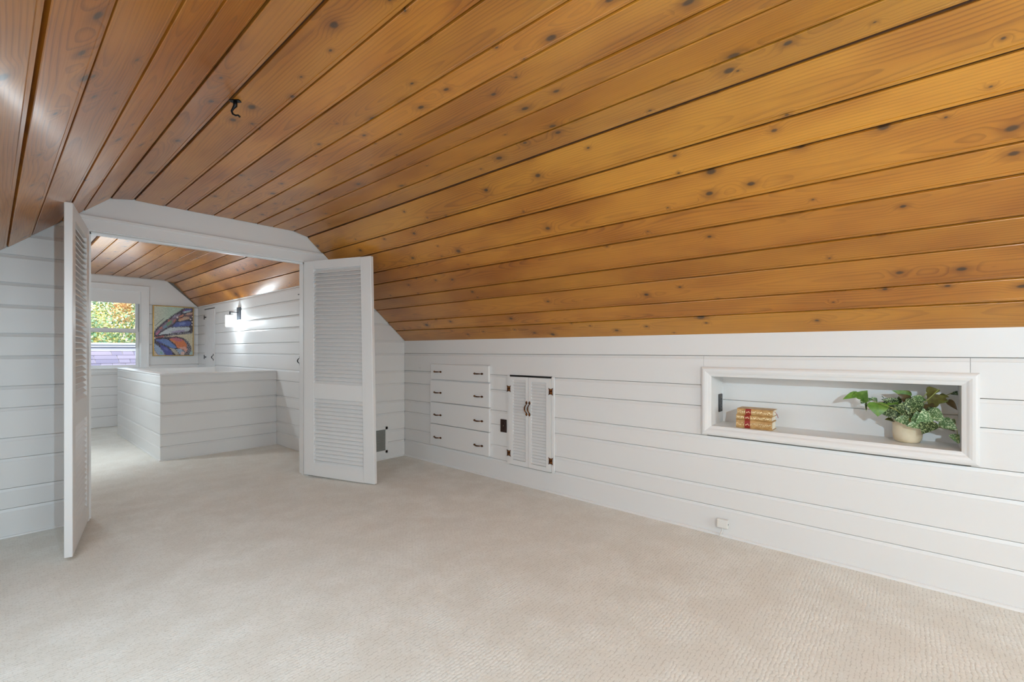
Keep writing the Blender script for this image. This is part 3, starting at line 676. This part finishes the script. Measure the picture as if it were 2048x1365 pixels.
# ------------------------------------------------------------------ potted plant
PC = Vector((3.028, .010, NI['z0']))
pp = empty('potted_plant', PC, 'trailing speckled-leaf houseplant in a cream pot in the niche', 'plant')
POT = NT('cream_glaze'); _o = POT.n('ShaderNodeTexCoord').outputs['Object']; POT.bump(POT.noise(_o, 45, 3), .1, .004)
POT = POT.base(POT.mix(POT.rng(POT.noise(_o, 18, 3), .35, .7, 0, 1), srgb(222, 209, 182), srgb(208, 192, 160)), .4)
m = MB().lathe([(0, 0), (.040, 0), (.048, .004), (.055, .018), (.0575, .04), (.0590, .108), (.0590, .115), (.0555, .115), (.054, .10), (.052, .088), (0, .088)], (0, 0, 0), 36)
part('pot', m, POT, pp, smooth=True)
m = MB().lathe([(0, .094), (.03, .0935), (.0525, .0905), (.0525, .086), (0, .086)], (0, 0, 0), 20); part('soil', m, plain('potting_soil', srgb(52, 38, 28), .95), pp)
def leafmat(name, a, b, spots=None, rough=.42):
    k = NT(name); o = k.n('ShaderNodeTexCoord').outputs['Object']; oi = k.n('ShaderNodeObjectInfo')
    c = k.mix(k.rng(k.noise(o, 60, 2), .3, .7, 0, 1), a, b)
    if spots:
        mp = k.n('ShaderNodeVectorMath', operation='ADD'); k.put(o, mp.inputs[0]); k.put(k.comb(oi.outputs['Random'], 0, 0), mp.inputs[1])
        n_ = k.noise(mp.outputs[0], 170, 1, .4); c = k.mix(k.rng(n_, .54, .60, 0, .9), c, spots)
    hs = k.n('ShaderNodeHueSaturation'); k.put(c, hs.inputs['Color']); k.put(k.math('MULTIPLY_ADD', oi.outputs['Random'], .35, .82), hs.inputs['Value'])
    k.b.inputs['Transmission Weight'].default_value = 0
    return k.base(hs.outputs[0], rough)
LP = leafmat('plain_green_leaf', srgb(104, 140, 52), srgb(78, 116, 40))
LV = leafmat('speckled_leaf', srgb(96, 130, 84), srgb(78, 112, 66), srgb(192, 208, 168))
LD = leafmat('dark_speckled_leaf', srgb(52, 78, 40), srgb(38, 60, 30), srgb(164, 182, 134))
LO = leafmat('olive_leaf_underside', srgb(112, 112, 48), srgb(92, 84, 40))
LB = leafmat('brown_leaf_underside', srgb(104, 84, 50), srgb(80, 66, 40))
STEM = plain('pale_green_stem', srgb(150, 158, 84), .5)
def leaf(base, tip, width, mat, nrm, curl=.12, fold=.18):
    """heart-shaped leaf from base to tip (world), gently folded along the midrib"""
    base, tip = Vector(base), Vector(tip); ax = tip-base; L_ = ax.length; ax.normalize()
    nrm = Vector(nrm); nrm = (nrm-ax*nrm.dot(ax)).normalized(); wd = ax.cross(nrm)
    rows = [(-.06, .20), (.02, .40), (.16, .50), (.34, .49), (.54, .38), (.74, .24), (.90, .09), (1.0, 0.004)]
    vs_ = []
    for t, h in rows:
        c = math.sin(PI*max(0, min(1, t)))*curl*L_
        mid = base+ax*(max(t, 0.0)*L_)+nrm*c
        for q in (-1, -.5, 0, .5, 1):
            tt = t if abs(q) > .3 else max(t, .0)
            vs_.append(base+ax*(tt*L_)+nrm*(c+abs(q)*fold*h*width*1.0)+wd*(q*h*width)-PC)
    for v in vs_: v.y = max(v.y, NI['y0']+.003-PC.y); v.x = min(v.x, NI['xb']-.004-PC.x); v.z = max(v.z, .003) if v.x > -.09 else v.z
    fs = [(i*5+j, i*5+j+1, (i+1)*5+j+1, (i+1)*5+j) for i in range(len(rows)-1) for j in range(4)]
    me = bpy.data.meshes.new('leaf'); me.from_pydata([tuple(v) for v in vs_], [], fs); me.materials.append(mat)
    for p in me.polygons: p.use_smooth = True
    return link('leaf', me, pp)
def cp(x, y): return (1660+x/6.827, 760+y/6.827)
def P3(x, y, X): p = cp(x, y); return onX(p[0], p[1], X)
LF = [  # base, tip (measured), apparent width in px of the enlarged view, depth X, material
 ((385,190),(172,268),80,2.985,LP),((375,192),(300,240),50,2.99,LP),((415,270),(512,146),150,2.975,LP),((425,300),(620,262),62,2.98,LV),((500,292),(425,262),60,2.985,LP),
 ((490,320),(492,440),22,2.975,LD),((640,318),(652,503),190,2.955,LP),((930,300),(690,270),70,2.99,LD),((735,292),(698,222),55,3.0,LD),((905,305),(770,350),80,2.985,LP),
 ((780,380),(905,545),150,2.97,LD),((740,420),(860,530),120,2.985,LD),((1095,222),(842,146),75,3.0,LP),((1100,215),(960,150),70,3.01,LO),((1085,285),(925,195),90,2.99,LB),
 ((1265,265),(1105,236),70,2.985,LV),((1325,178),(1508,150),115,3.0,LO),((1490,330),(1320,190),170,3.02,LO),((1500,215),(1632,240),50,3.03,LO),((1675,178),(1815,222),80,3.07,LD),
 ((1615,285),(1742,418),60,3.05,LB),((1330,335),(1395,440),100,3.0,LB),((965,450),(1090,285),150,2.965,LD),((1190,290),(1060,470),160,2.955,LD),((1080,560),(868,546),110,2.945,LV),
 ((1200,580),(1185,420),125,2.94,LV),((1285,600),(1275,388),140,2.935,LV),((1235,610),(1035,635),95,2.935,LV),((1400,585),(1255,748),150,2.93,LD),((1345,440),(1575,565),150,2.955,LV),
 ((1530,560),(1745,690),120,2.965,LV),((1690,690),(1440,652),62,2.97,LB),((1640,560),(1720,600),70,2.98,LV),((1742,750),(1752,875),130,2.965,LV),((860,560),(745,545),70,2.99,LO),
 ((900,330),(960,200),70,3.03,LD),((1180,330),(1300,270),110,3.02,LP),((1000,330),(1120,380),120,3.0,LD),((1310,400),(1420,470),90,2.98,LD),((840,470),(990,520),110,2.98,LD),
 ((1050,480),(1150,540),100,2.97,LD),((1180,380),(1260,460),90,2.99,LD),((690,330),(820,420),110,2.99,LD),((1550,250),(1480,330),90,3.05,LO),((880,420),(760,500),90,3.0,LO),
 ((1150,250),(1330,290),70,3.03,LV),((980,240),(1090,300),70,3.05,LD),((640,300),(560,240),60,3.0,LV)]
rn = random.Random(3)
cnt = Vector(PC)+Vector((0, 0, .11))
for (b, t, wpx, X, mat) in LF:
    B_ = P3(b[0], b[1], X+.012); T_ = P3(t[0], t[1], X-.012+rn.uniform(-.006, .006))
    mid = (B_+T_)/2; view = (Ov-mid).normalized(); dist = (mid-Ov).length
    n_ = (view+Vector((rn.uniform(-.45, .45), rn.uniform(-.55, .45), rn.uniform(.2, .8)))).normalized()
    leaf(B_, T_, wpx/6.827*dist/FPX*.88*1.1, mat, n_, rn.uniform(.03, .12), rn.uniform(.10, .26))
def stem(pts, r=.0016):
    m = MB().tube(pts, r, 6); return part('stem', m, STEM, pp, tuple(PC), smooth=True)
def arc3(a, b, lift):
    a, b = Vector(a), Vector(b); return [a.lerp(b, t)+Vector((0, 0, lift*math.sin(PI*t))) for t in (0, .2, .4, .6, .8, 1)]
for (x, y, X, lf) in ((385,200,2.99,.02),(420,275,2.985,.02),(640,315,2.96,.02),(930,295,3.0,.02),(1095,220,3.01,.015),(1325,178,3.0,.01),(1675,178,3.07,.02),(1615,285,3.05,.02),(1080,560,2.95,.03),(1285,600,2.945,.05),(1400,585,2.935,.05),(1345,440,2.96,.03),(1530,560,2.975,.03),(1690,690,2.98,.04)):
    stem(arc3(cnt+Vector((rn.uniform(-.03, .03), rn.uniform(-.03, .03), -.015)), P3(x, y, X), lf))
stem([P3(1490, 130, 2.96), P3(1350, 260, 2.965), P3(1220, 370, 2.98), cnt], .0017)
stem([P3(640, 315, 2.965), P3(800, 365, 2.95), P3(905, 410, 2.955), cnt], .0015)
stem([P3(1345, 450, 2.965), P3(1540, 555, 2.97), P3(1690, 600, 2.975), P3(1735, 690, 2.975), P3(1742, 755, 2.972)], .0014)

# ------------------------------------------------------------------ small wall items
bxp = empty('junction_box', (XR, .846, .05), 'small white cable box low on the knee wall', 'cable box'); o_ = (XR, .846, .05)
part('housing', MB().box(XR-.030, XR-.0003, .815, .877, .055, .106), WHITE_PLASTIC, bxp, o_, .005, segs=2)
part('port', MB().box(XR-.020, XR-.012, .8146, .8156, .076, .084), DARKHOLE, bxp, o_)
part('cable', MB().tube([(XR-.014, .848, .057), (XR-.015, .849, .038), (XR-.017, .855, .022), (XR-.019, .860, .010), (XR-.021, .864, .004)], .0035, 8), WHITE_PLASTIC, bxp, o_, smooth=True)

vt = empty('air_vent', (2.55, YP, .06), 'grey metal air vent low on the wall behind the right louvred door', 'vent'); o_ = (2.55, YP, .06)
m = MB(); a0, a1, c0, c1 = 2.405, 2.697, .066, .333
m.box(a0, a1, YP-.006, YP-.0003, c0, c0+.026).box(a0, a1, YP-.006, YP-.0003, c1-.026, c1).box(a0, a0+.026, YP-.006, YP-.0003, c0, c1).box(a1-.026, a1, YP-.006, YP-.0003, c0, c1)
part('frame', m, WHITE_TRIM, vt, o_)
part('backing', MB().box(a0+.026, a1-.026, YP-.0012, YP-.0003, c0+.026, c1-.026), plain('vent_dark', srgb(132, 132, 128), .5, .0), vt, o_)
me = slat_mesh(a1-a0-.054, .007, .0012, math.radians(40), 'slat', STEEL, 1)
for i in range(18): link('slat', me, vt, (a0+.027-o_[0], YP-.004-o_[1], c0+.031+i*.0118-o_[2]))

HK = Vector((.672, 2.118, 2.161))
hk = empty('ceiling_hook', HK, 'small black iron hook screwed into the pine ceiling', 'hook')
ux, uy = Vector((.66, -.75, 0)), Vector((.75, .66, 0))
m = MB(); m.prism([ux*a+uy*b for a, b in ((-.020, -.010), (.020, -.010), (.022, .0), (.020, .010), (-.020, .010), (-.022, 0))], (0, 0, -.004), (0, 0, .0005)); part('base_plate', m, IRON, hk)
m = MB().tube([Vector((0, 0, -.003)), Vector((0, 0, -.022)), -ux*.008+Vector((0, 0, -.032)), -ux*.015+Vector((0, 0, -.044)), -ux*.010+Vector((0, 0, -.056)), ux*.002+Vector((0, 0, -.062)), ux*.013+Vector((0, 0, -.061)), ux*.019+Vector((0, 0, -.068))], [.008, .008, .005, .0042, .004, .0036, .0034, .0045], 8); part('hook', m, IRON, hk, smooth=True)

# ------------------------------------------------------------------ wall lamps
def sconce(wall_pt, out, side, power, label, group=None):
    """wall_pt: centre of the backplate on the wall, out: wall normal, side: along the wall"""
    o = Vector(wall_pt); n_ = Vector(out); s = Vector(side); u = Vector((0, 0, 1))
    r = empty('wall_lamp', o, label, 'lamp', group)
    def q(a, b, c): return n_*a+s*b+u*c
    def bxq(a0, a1, b0, b1, c0, c1):
        m = MB(); m.prism([q(a0, b0, c0), q(a1, b0, c0), q(a1, b1, c0), q(a0, b1, c0)], (0, 0, 0), u*(c1-c0)); return m
    part('backplate', bxq(.0005, .020, -.055, .055, -.085, .085), GUNMETAL, r, bevel=.003)
    part('arm', MB().tube([q(.018, 0, .012), q(.06, 0, .014), q(.118, 0, .016)], .0065, 8).tube([q(.118, 0, .022), q(.118, 0, -.020)], .009, 10), GUNMETAL, r)
    c = q(.118, 0, 0)
    part('cap', MB().lathe([(0, -.018), (.036, -.020), (.038, -.026), (.038, -.034), (.022, -.036), (.020, -.060), (0, -.060)], c, 20), GUNMETAL, r)
    part('shade', MB().lathe([(.046, -.030), (.052, -.034), (.052, -.185), (.0495, -.185), (.0495, -.037), (.046, -.033)], c, 24, closed=True), SEEDED, r, smooth=True, label='clear glass cylinder shade')
    bm_ = MB().lathe([(.002, -.060), (.014, -.066), (.024, -.085), (.029, -.105), (.026, -.126), (.014, -.140), (.001, -.144)], c, 12)
    part('bulb', bm_, BULB, r, smooth=True, label='glowing bulb'); filament(r, c+u*-.105, power, LAMP_COL_FAR)
    return r
sconce((XF, 6.905, 1.622), (-1, 0, 0), (0, 1, 0), LAMP_FAR, 'lit wall lamp with clear glass shade on the far room wall')
sconce((.14, 6.15, 1.62), (1, 0, 0), (0, 1, 0), LAMP_FAR_FILL, 'added unseen wall lamp brightening the far room from its left wall')  # unseen lamp added to brighten the far room
def floor_lamp(x, y, label, bulb):
    r = empty('floor_lamp', (x, y, 0), label, 'lamp')
    part('base', MB().lathe([(0, 0), (.12, 0), (.125, .008), (.12, .018), (.02, .026), (0, .026)], (0, 0, 0), 24), GUNMETAL, r)
    part('pole', MB().tube([(0, 0, .02), (0, 0, 1.47)], .010, 10), GUNMETAL, r)
    part('socket', MB().lathe([(0, 1.465), (.022, 1.465), (.024, 1.50), (.018, 1.515), (0, 1.515)], (0, 0, 0), 16), GUNMETAL, r)
    part('bulb', MB().lathe([(.001, 1.512), (.014, 1.516), (.024, 1.535), (.029, 1.555), (.026, 1.578), (.014, 1.592), (.001, 1.596)], (0, 0, 0), 12), BULB, r, smooth=True, label='glowing bulb'); filament(r, (0, 0, 1.555), bulb)
    return r
floor_lamp(.20, -.85, 'slim floor lamp behind the camera near the left knee wall', LAMP_A)
floor_lamp(1.62, -.92, 'slim floor lamp behind the camera near the right knee wall', LAMP_B)

# ------------------------------------------------------------------ framed butterfly-wing painting
px0, px1, pz0, pz1 = 1.648, 2.178, 1.030, 1.816
pt = empty('framed_painting', (1.913, YF, 1.03), 'gold framed painting of colourful butterfly wings beside the far window', 'painting'); o_ = (1.913, YF, 1.03)
yf = YF-.040; fwd = .013
m = MB(); m.box(px0, px0+fwd, yf, YF-.001, pz0, pz1).box(px1-fwd, px1, yf, YF-.001, pz0, pz1).box(px0+fwd, px1-fwd, yf, YF-.001, pz0, pz0+fwd).box(px0+fwd, px1-fwd, yf, YF-.001, pz1-fwd, pz1)
part('frame', m, GOLD, pt, o_)
W_, H_ = 110, 150
def inp(poly, x, y):
    r = False; j = len(poly)-1
    for i in range(len(poly)):
        xi, yi = poly[i]; xj, yj = poly[j]
        if (yi > y) != (yj > y) and x < (xj-xi)*(y-yi)/(yj-yi)+xi: r = not r
        j = i
    return r
DK = (58, 48, 62)
PAINT = [  # polygons in an 865 x 1105 drawing of the canvas, painter's order
 ([(212,745),(262,655),(420,505),(600,365),(780,255),(870,190),(1085,190),(1085,735),(1040,768),(760,795),(520,822),(300,842),(212,850)], DK),
 ([(245,735),(350,622),(470,515),(600,425),(715,415),(690,470),(600,560),(520,615),(400,680),(265,790)], (138,112,132)),
 ([(420,600),(480,560),(520,580),(470,640),(400,660)], (112,148,168)),([(470,560),(560,480),(610,470),(590,540),(500,600)], (112,150,112)),
 ([(510,480),(545,450),(570,470),(530,505)], (206,110,78)),([(620,500),(690,440),(705,450),(650,530)], (190,110,90)),([(245,780),(330,700),(350,720),(270,800)], (200,108,140)),([(330,650),(380,610),(390,640),(345,670)], (204,120,90)),
 ([(640,400),(700,350),(780,320),(800,345),(720,390),(650,415)], (150,130,155)),([(590,420),(660,360),(690,360),(640,410)], (170,165,190)),
 ([(740,475),(765,430),(900,382),(990,388),(1012,430),(900,462),(770,495)], (204,168,138)),([(750,440),(850,405),(860,430),(760,465)], (214,140,100)),
 ([(600,612),(700,518),(900,488),(1020,488),(1040,540),(1000,592),(800,612)], (82,96,166)),([(760,540),(860,515),(930,530),(860,570),(770,575)], (118,138,200)),
 ([(310,795),(450,690),(560,635),(800,625),(980,618),(1022,660),(980,712),(700,742),(500,778)], (192,202,206)),([(560,735),(760,690),(900,690),(880,725),(640,755)], (160,150,185)),
 ([(850,270),(900,212),(1060,202),(1062,232),(960,272)], (92,86,162)),([(840,300),(860,270),(1040,235),(1050,260),(900,300)], (182,208,216)),([(860,240),(890,222),(900,245),(865,262)], (196,110,140)),
 ([(900,345),(940,310),(1075,280),(1075,330),(980,345)], (200,160,140)),([(750,385),(850,328),(880,350),(850,375),(770,405)], (216,138,108)),([(890,385),(990,350),(1070,345),(1060,370),(1000,385)], (120,80,90)),
 ([(230,845),(420,822),(430,845),(240,870)], (190,92,84)),([(420,850),(560,830),(700,825),(700,860),(540,870)], (196,170,150)),
 ([(218,895),(300,855),(520,842),(700,832),(870,870),(980,950),(1045,1080),(1040,1200),(1010,1262),(300,1262),(212,1120)], DK),
 ([(535,885),(700,862),(830,890),(900,960),(942,1020),(930,1090),(962,1130),(920,1192),(850,1130),(720,1092),(680,1010),(590,940)], (222,118,66)),
 ([(560,880),(700,862),(830,890),(850,930),(760,960),(640,920)], (192,104,118)),([(600,940),(680,945),(660,975)], (226,160,80)),([(740,1080),(900,1060),(958,1130),(920,1188),(850,1130)], (226,160,140)),
 ([(240,905),(420,888),(530,920),(620,990),(705,1080),(640,1112),(540,1062),(420,1000),(260,935)], (102,130,192)),([(250,910),(330,935),(420,1000),(330,980)], (74,76,150)),
 ([(330,1000),(480,1070),(600,1170),(625,1258),(480,1258),(360,1090)], (72,76,152)),([(400,1090),(480,1080),(540,1150),(480,1160)], (96,100,176)),
 ([(222,985),(320,1060),(420,1180),(455,1258),(310,1258),(222,1120)], (150,170,198)),([(340,1170),(380,1190),(390,1230),(350,1210)], (110,170,130)),
 ([(540,1085),(680,1122),(765,1235),(700,1258),(620,1180)], (178,168,150)),([(690,1118),(800,1110),(895,1192),(870,1258),(800,1258),(740,1192)], (152,172,196)),([(800,1190),(870,1170),(900,1215),(850,1255),(800,1240)], (222,180,168)),
 ([(1010,1200),(1075,1150),(1075,1262),(1000,1262)], (168,196,196)),
]
prn = random.Random(11)
def canvas_col(u, v):
    x, y = 212+u*865, 150+42*u+v*(1105-42*u)
    xx, yy = x+prn.uniform(-11, 11), y+prn.uniform(-11, 11)
    if u+v < .9: c = (200-22*min(1, u*2.4), 198+4*u, 178+6*u)
    elif v > .8 and u < .3: c = (212, 190, 166)
    else: c = (206, 196, 164)
    if abs((y-590)*(440-240)-(410-590)*(x-240))/269 < 5 and 240 < x < 440: c = (90, 90, 90)
    hit = False
    for k, (pl, col) in enumerate(PAINT):
        if inp(pl, xx, yy): c = col; hit = col == DK
    if hit and prn.random() < (.30 if (740 < y < 830 and x > 500) or (x > 880 and y > 870) else .05): c = (176, 176, 186)
    for (dx, dy, r) in ((722, 400, 22), (1070, 385, 14), (1030, 448, 17), (1064, 505, 16), (1060, 572, 14)):
        if (x-dx)**2+(y-dy)**2 < r*r: c = (226, 216, 212)
    g_ = sum(c)/3; c = tuple(q*.86+g_*.14 for q in c); f = prn.uniform(.86, 1.12); return tuple(max(0, min(255, q*f)) for q in c)
me = bpy.data.meshes.new('canvas'); cx0_, cx1_, cz0_, cz1_ = px0+fwd, px1-fwd, pz0+fwd, pz1-fwd; yc = yf+.006
vs_ = [(cx0_+(cx1_-cx0_)*i/W_-o_[0], yc-o_[1], cz1_-(cz1_-cz0_)*j/H_-o_[2]) for j in range(H_+1) for i in range(W_+1)]
me.from_pydata(vs_, [], [(j*(W_+1)+i, (j+1)*(W_+1)+i, (j+1)*(W_+1)+i+1, j*(W_+1)+i+1) for j in range(H_) for i in range(W_)])
ca = me.color_attributes.new('paint', 'BYTE_COLOR', 'POINT')
buf = []
for j in range(H_+1):
    for i in range(W_+1): buf += list(srgb(*canvas_col(i/W_, j/H_)))
ca.data.foreach_set('color', buf)
k = NT('oil_paint'); at_ = k.n('ShaderNodeVertexColor', layer_name='paint'); k.bump(k.noise(k.n('ShaderNodeTexCoord').outputs['Object'], 60, 3), .2, .003); me.materials.append(k.base(at_.outputs[0], .5))
cv = link('canvas', me, pt); cv['label'] = 'painted canvas of two butterfly wings'
part('backing', MB().box(px0+fwd, px1-fwd, yf+.010, YF-.002, pz0+fwd, pz1-fwd), plain('canvas_back', srgb(190, 175, 150), .8), pt, o_)

# ------------------------------------------------------------------ outside the far window
GRASS = NT('lawn'); GRASS = GRASS.base(GRASS.mix(GRASS.noise(GRASS.n('ShaderNodeTexCoord').outputs['Object'], 3, 3), srgb(84, 104, 52), srgb(120, 130, 76)), .9)
m = MB(); m.box(-25, 35, 9.3, 60, -4.3, -4.2); props(link('ground', m.mesh('ground', GRASS)), 'green lawn far below the window', 'ground', None, 'structure')
SH = NT('slate_blue_shingle'); _r = SH.n('ShaderNodeObjectInfo').outputs['Random']; _n = SH.noise(SH.n('ShaderNodeTexCoord').outputs['Object'], 120, 2)
_c = SH.mix(_r, srgb(122, 122, 148), srgb(164, 160, 178)); SH = SH.base(SH.mix(SH.math('MULTIPLY', _n, .35), _c, srgb(100, 98, 130)), .8)
PALE = plain('pale_blue_white_metal', srgb(206, 216, 228), .5)
ry0, ry1, rz0, rz1 = 9.90, 10.50, .69, 1.108
rf = empty('shingle_roof', (1.5, 10.2, .69), 'low roof with grey-blue shingles just outside the far window', 'roof', None); o_ = (1.5, 10.2, .69)
sv = Vector((0, ry1-ry0, rz1-rz0)); sl_ = sv.length; sv /= sl_; nv = Vector((0, -sv.z, sv.y))
m = MB(); m.prism([(-.6, ry0, rz0-.02), (-.6, ry1, rz1-.02), (-.6, ry1, -4.2), (-.6, ry0, -4.2)], (0, 0, 0), (4.4, 0, 0)); part('wall', m, plain('pale_siding', srgb(205, 205, 200), .7), rf, o_)
ex = .118; rows = int(sl_/ex)+1; rr_ = random.Random(9)
for r in range(rows):
    x = -.3-rr_.uniform(0, .2)
    while x < 3.6:
        w_ = rr_.choice((.15, .15, .17, .30))
        if .3 < x < 3.0:
            p = Vector((0, ry0, rz0))+sv*(r*ex); lift = .006+rr_.uniform(0, .004)
            m = MB(); a = p+nv*lift; b = p+sv*min(ex*1.15, sl_-r*ex)
            m.prism([(x, a.y, a.z), (x+w_-.006, a.y, a.z), (x+w_-.006, b.y, b.z), (x, b.y, b.z)], -nv*.004, nv*.004); part('shingle', m, SH, rf, o_)
        x += w_
m = MB(); m.box(-.6, 3.8, 10.48, 10.53, 1.105, 1.163); part('flashing', m, PALE, rf, o_)
m = MB(); m.box(-.6, 3.8, 10.46, 10.56, 1.172, 1.250).box(-.6, 3.8, 10.50, 10.55, 1.16, 1.175); part('ridge_rail', m, PALE, rf, o_, .006)
m = MB(); m.box(-.6, 3.8, 10.45, 10.465, 1.212, 1.218); part('seam', m, plain('seam_grey', srgb(130, 142, 160), .5), rf, o_)

def foliage_mat(name, cols):
    k = NT(name); gi = k.n('ShaderNodeNewGeometry'); rp = k.n('ShaderNodeValToRGB'); k.put(gi.outputs['Random Per Island'], rp.inputs[0])
    e = rp.color_ramp.elements; e[0].color = srgb(*cols[0]); e[1].color = srgb(*cols[-1])
    for i, c in enumerate(cols[1:-1]): q = e.new((i+1)/(len(cols)-1)); q.color = srgb(*c)
    return k.base(rp.outputs[0], .6)
FG = foliage_mat('green_foliage', [(84, 132, 112), (108, 156, 124), (128, 172, 128), (190, 206, 140), (98, 146, 134)])
FO = foliage_mat('autumn_foliage', [(226, 168, 110), (238, 192, 134), (210, 176, 130), (226, 200, 156), (200, 150, 106)])
FY = foliage_mat('turning_foliage', [(130, 160, 96), (200, 192, 110), (226, 198, 120), (150, 174, 108), (110, 142, 92)])
BARK = plain('bark', srgb(86, 70, 56), .9)
def tree(name, base, h, crown_r, crown_z, n, mat, size, label, seed):
    rg = random.Random(seed); r = empty(name, base, label, 'tree', 'trees beyond the far window')
    m = MB().tube([(0, 0, 0), (.05, .03, h*.25), (-.04, 0, h*.5), (0, 0, h*.62)], [.16, .13, .09, .05], 8)
    for i in range(7):
        a = rg.uniform(0, 2*PI); z = h*rg.uniform(.36, .58); m.tube([(0, 0, z), (math.cos(a)*crown_r*.4, math.sin(a)*crown_r*.4, z+.5), (math.cos(a)*crown_r*.8, math.sin(a)*crown_r*.8, z+.8)], [.05, .035, .015], 5)
    part('trunk', m, BARK, r)
    cl = [(Vector((rg.gauss(0, .5)*crown_r, rg.gauss(0, .4)*crown_r, crown_z+rg.uniform(-.5, .5)*crown_r*1.8)), crown_r*rg.uniform(.18, .36)) for _ in range(26)]
    vs_, fs = [], []
    for i in range(n):
        c, cr = rg.choice(cl); d = Vector((rg.gauss(0, 1), rg.gauss(0, 1), rg.gauss(0, 1))).normalized(); p = c+d*cr*rg.uniform(.6, 1.05)
        a = Vector((rg.gauss(0, 1), rg.gauss(0, 1), rg.gauss(0, 1))).normalized(); b = a.cross(d+Vector((.01, .02, .0))).normalized(); s = size*rg.uniform(.6, 1.3); k0 = len(vs_)
        vs_ += [p-a*s, p+b*s*.5, p+a*s, p-b*s*.5]; fs.append((k0, k0+1, k0+2, k0+3))
    me = bpy.data.meshes.new('foliage'); me.from_pydata([tuple(q) for q in vs_], [], fs); me.materials.append(mat)
    f = link('foliage', me, r); f['kind'] = 'stuff'
tree('green_tree', (2.15, 17.5, -4.2), 7.2, 1.75, 6.0, 8500, FG, .044, 'bushy green tree filling the middle of the far window', 1)
tree('autumn_tree', (3.75, 17.2, -4.2), 7.0, 1.05, 6.4, 9000, FO, .036, 'orange autumn tree at the right of the far window', 2)
tree('turning_tree', (3.55, 22.0, -4.2), 6.6, 1.7, 5.3, 11000, FY, .05, 'lower yellow-green tree behind the shingle roof', 3)
tree('green_tree', (-1.4, 21.5, -4.2), 7.4, 1.6, 5.9, 9000, FG, .09, 'green tree mostly hidden left of the far window', 4)
nh = empty('neighbour_house', (3.3, 30, -4.2), 'pale neighbouring house glimpsed between the trees', 'house'); o_ = (3.3, 30, -4.2)
part('wall', MB().box(2.2, 5.0, 29, 33, -4.2, 1.5), plain('pale_house_wall', srgb(222, 216, 204), .8), nh, o_)
m = MB(); m.prism([(2.0, 28.7, 1.45), (5.2, 28.7, 1.45), (3.6, 28.7, 2.5)], (0, 0, 0), (0, 4.6, 0)); part('roof', m, plain('grey_house_roof', srgb(170, 168, 166), .8), nh, o_)
part('chimney', MB().box(4.1, 4.45, 30, 30.4, 1.5, 2.7), plain('white_chimney', srgb(236, 236, 236), .8), nh, o_)
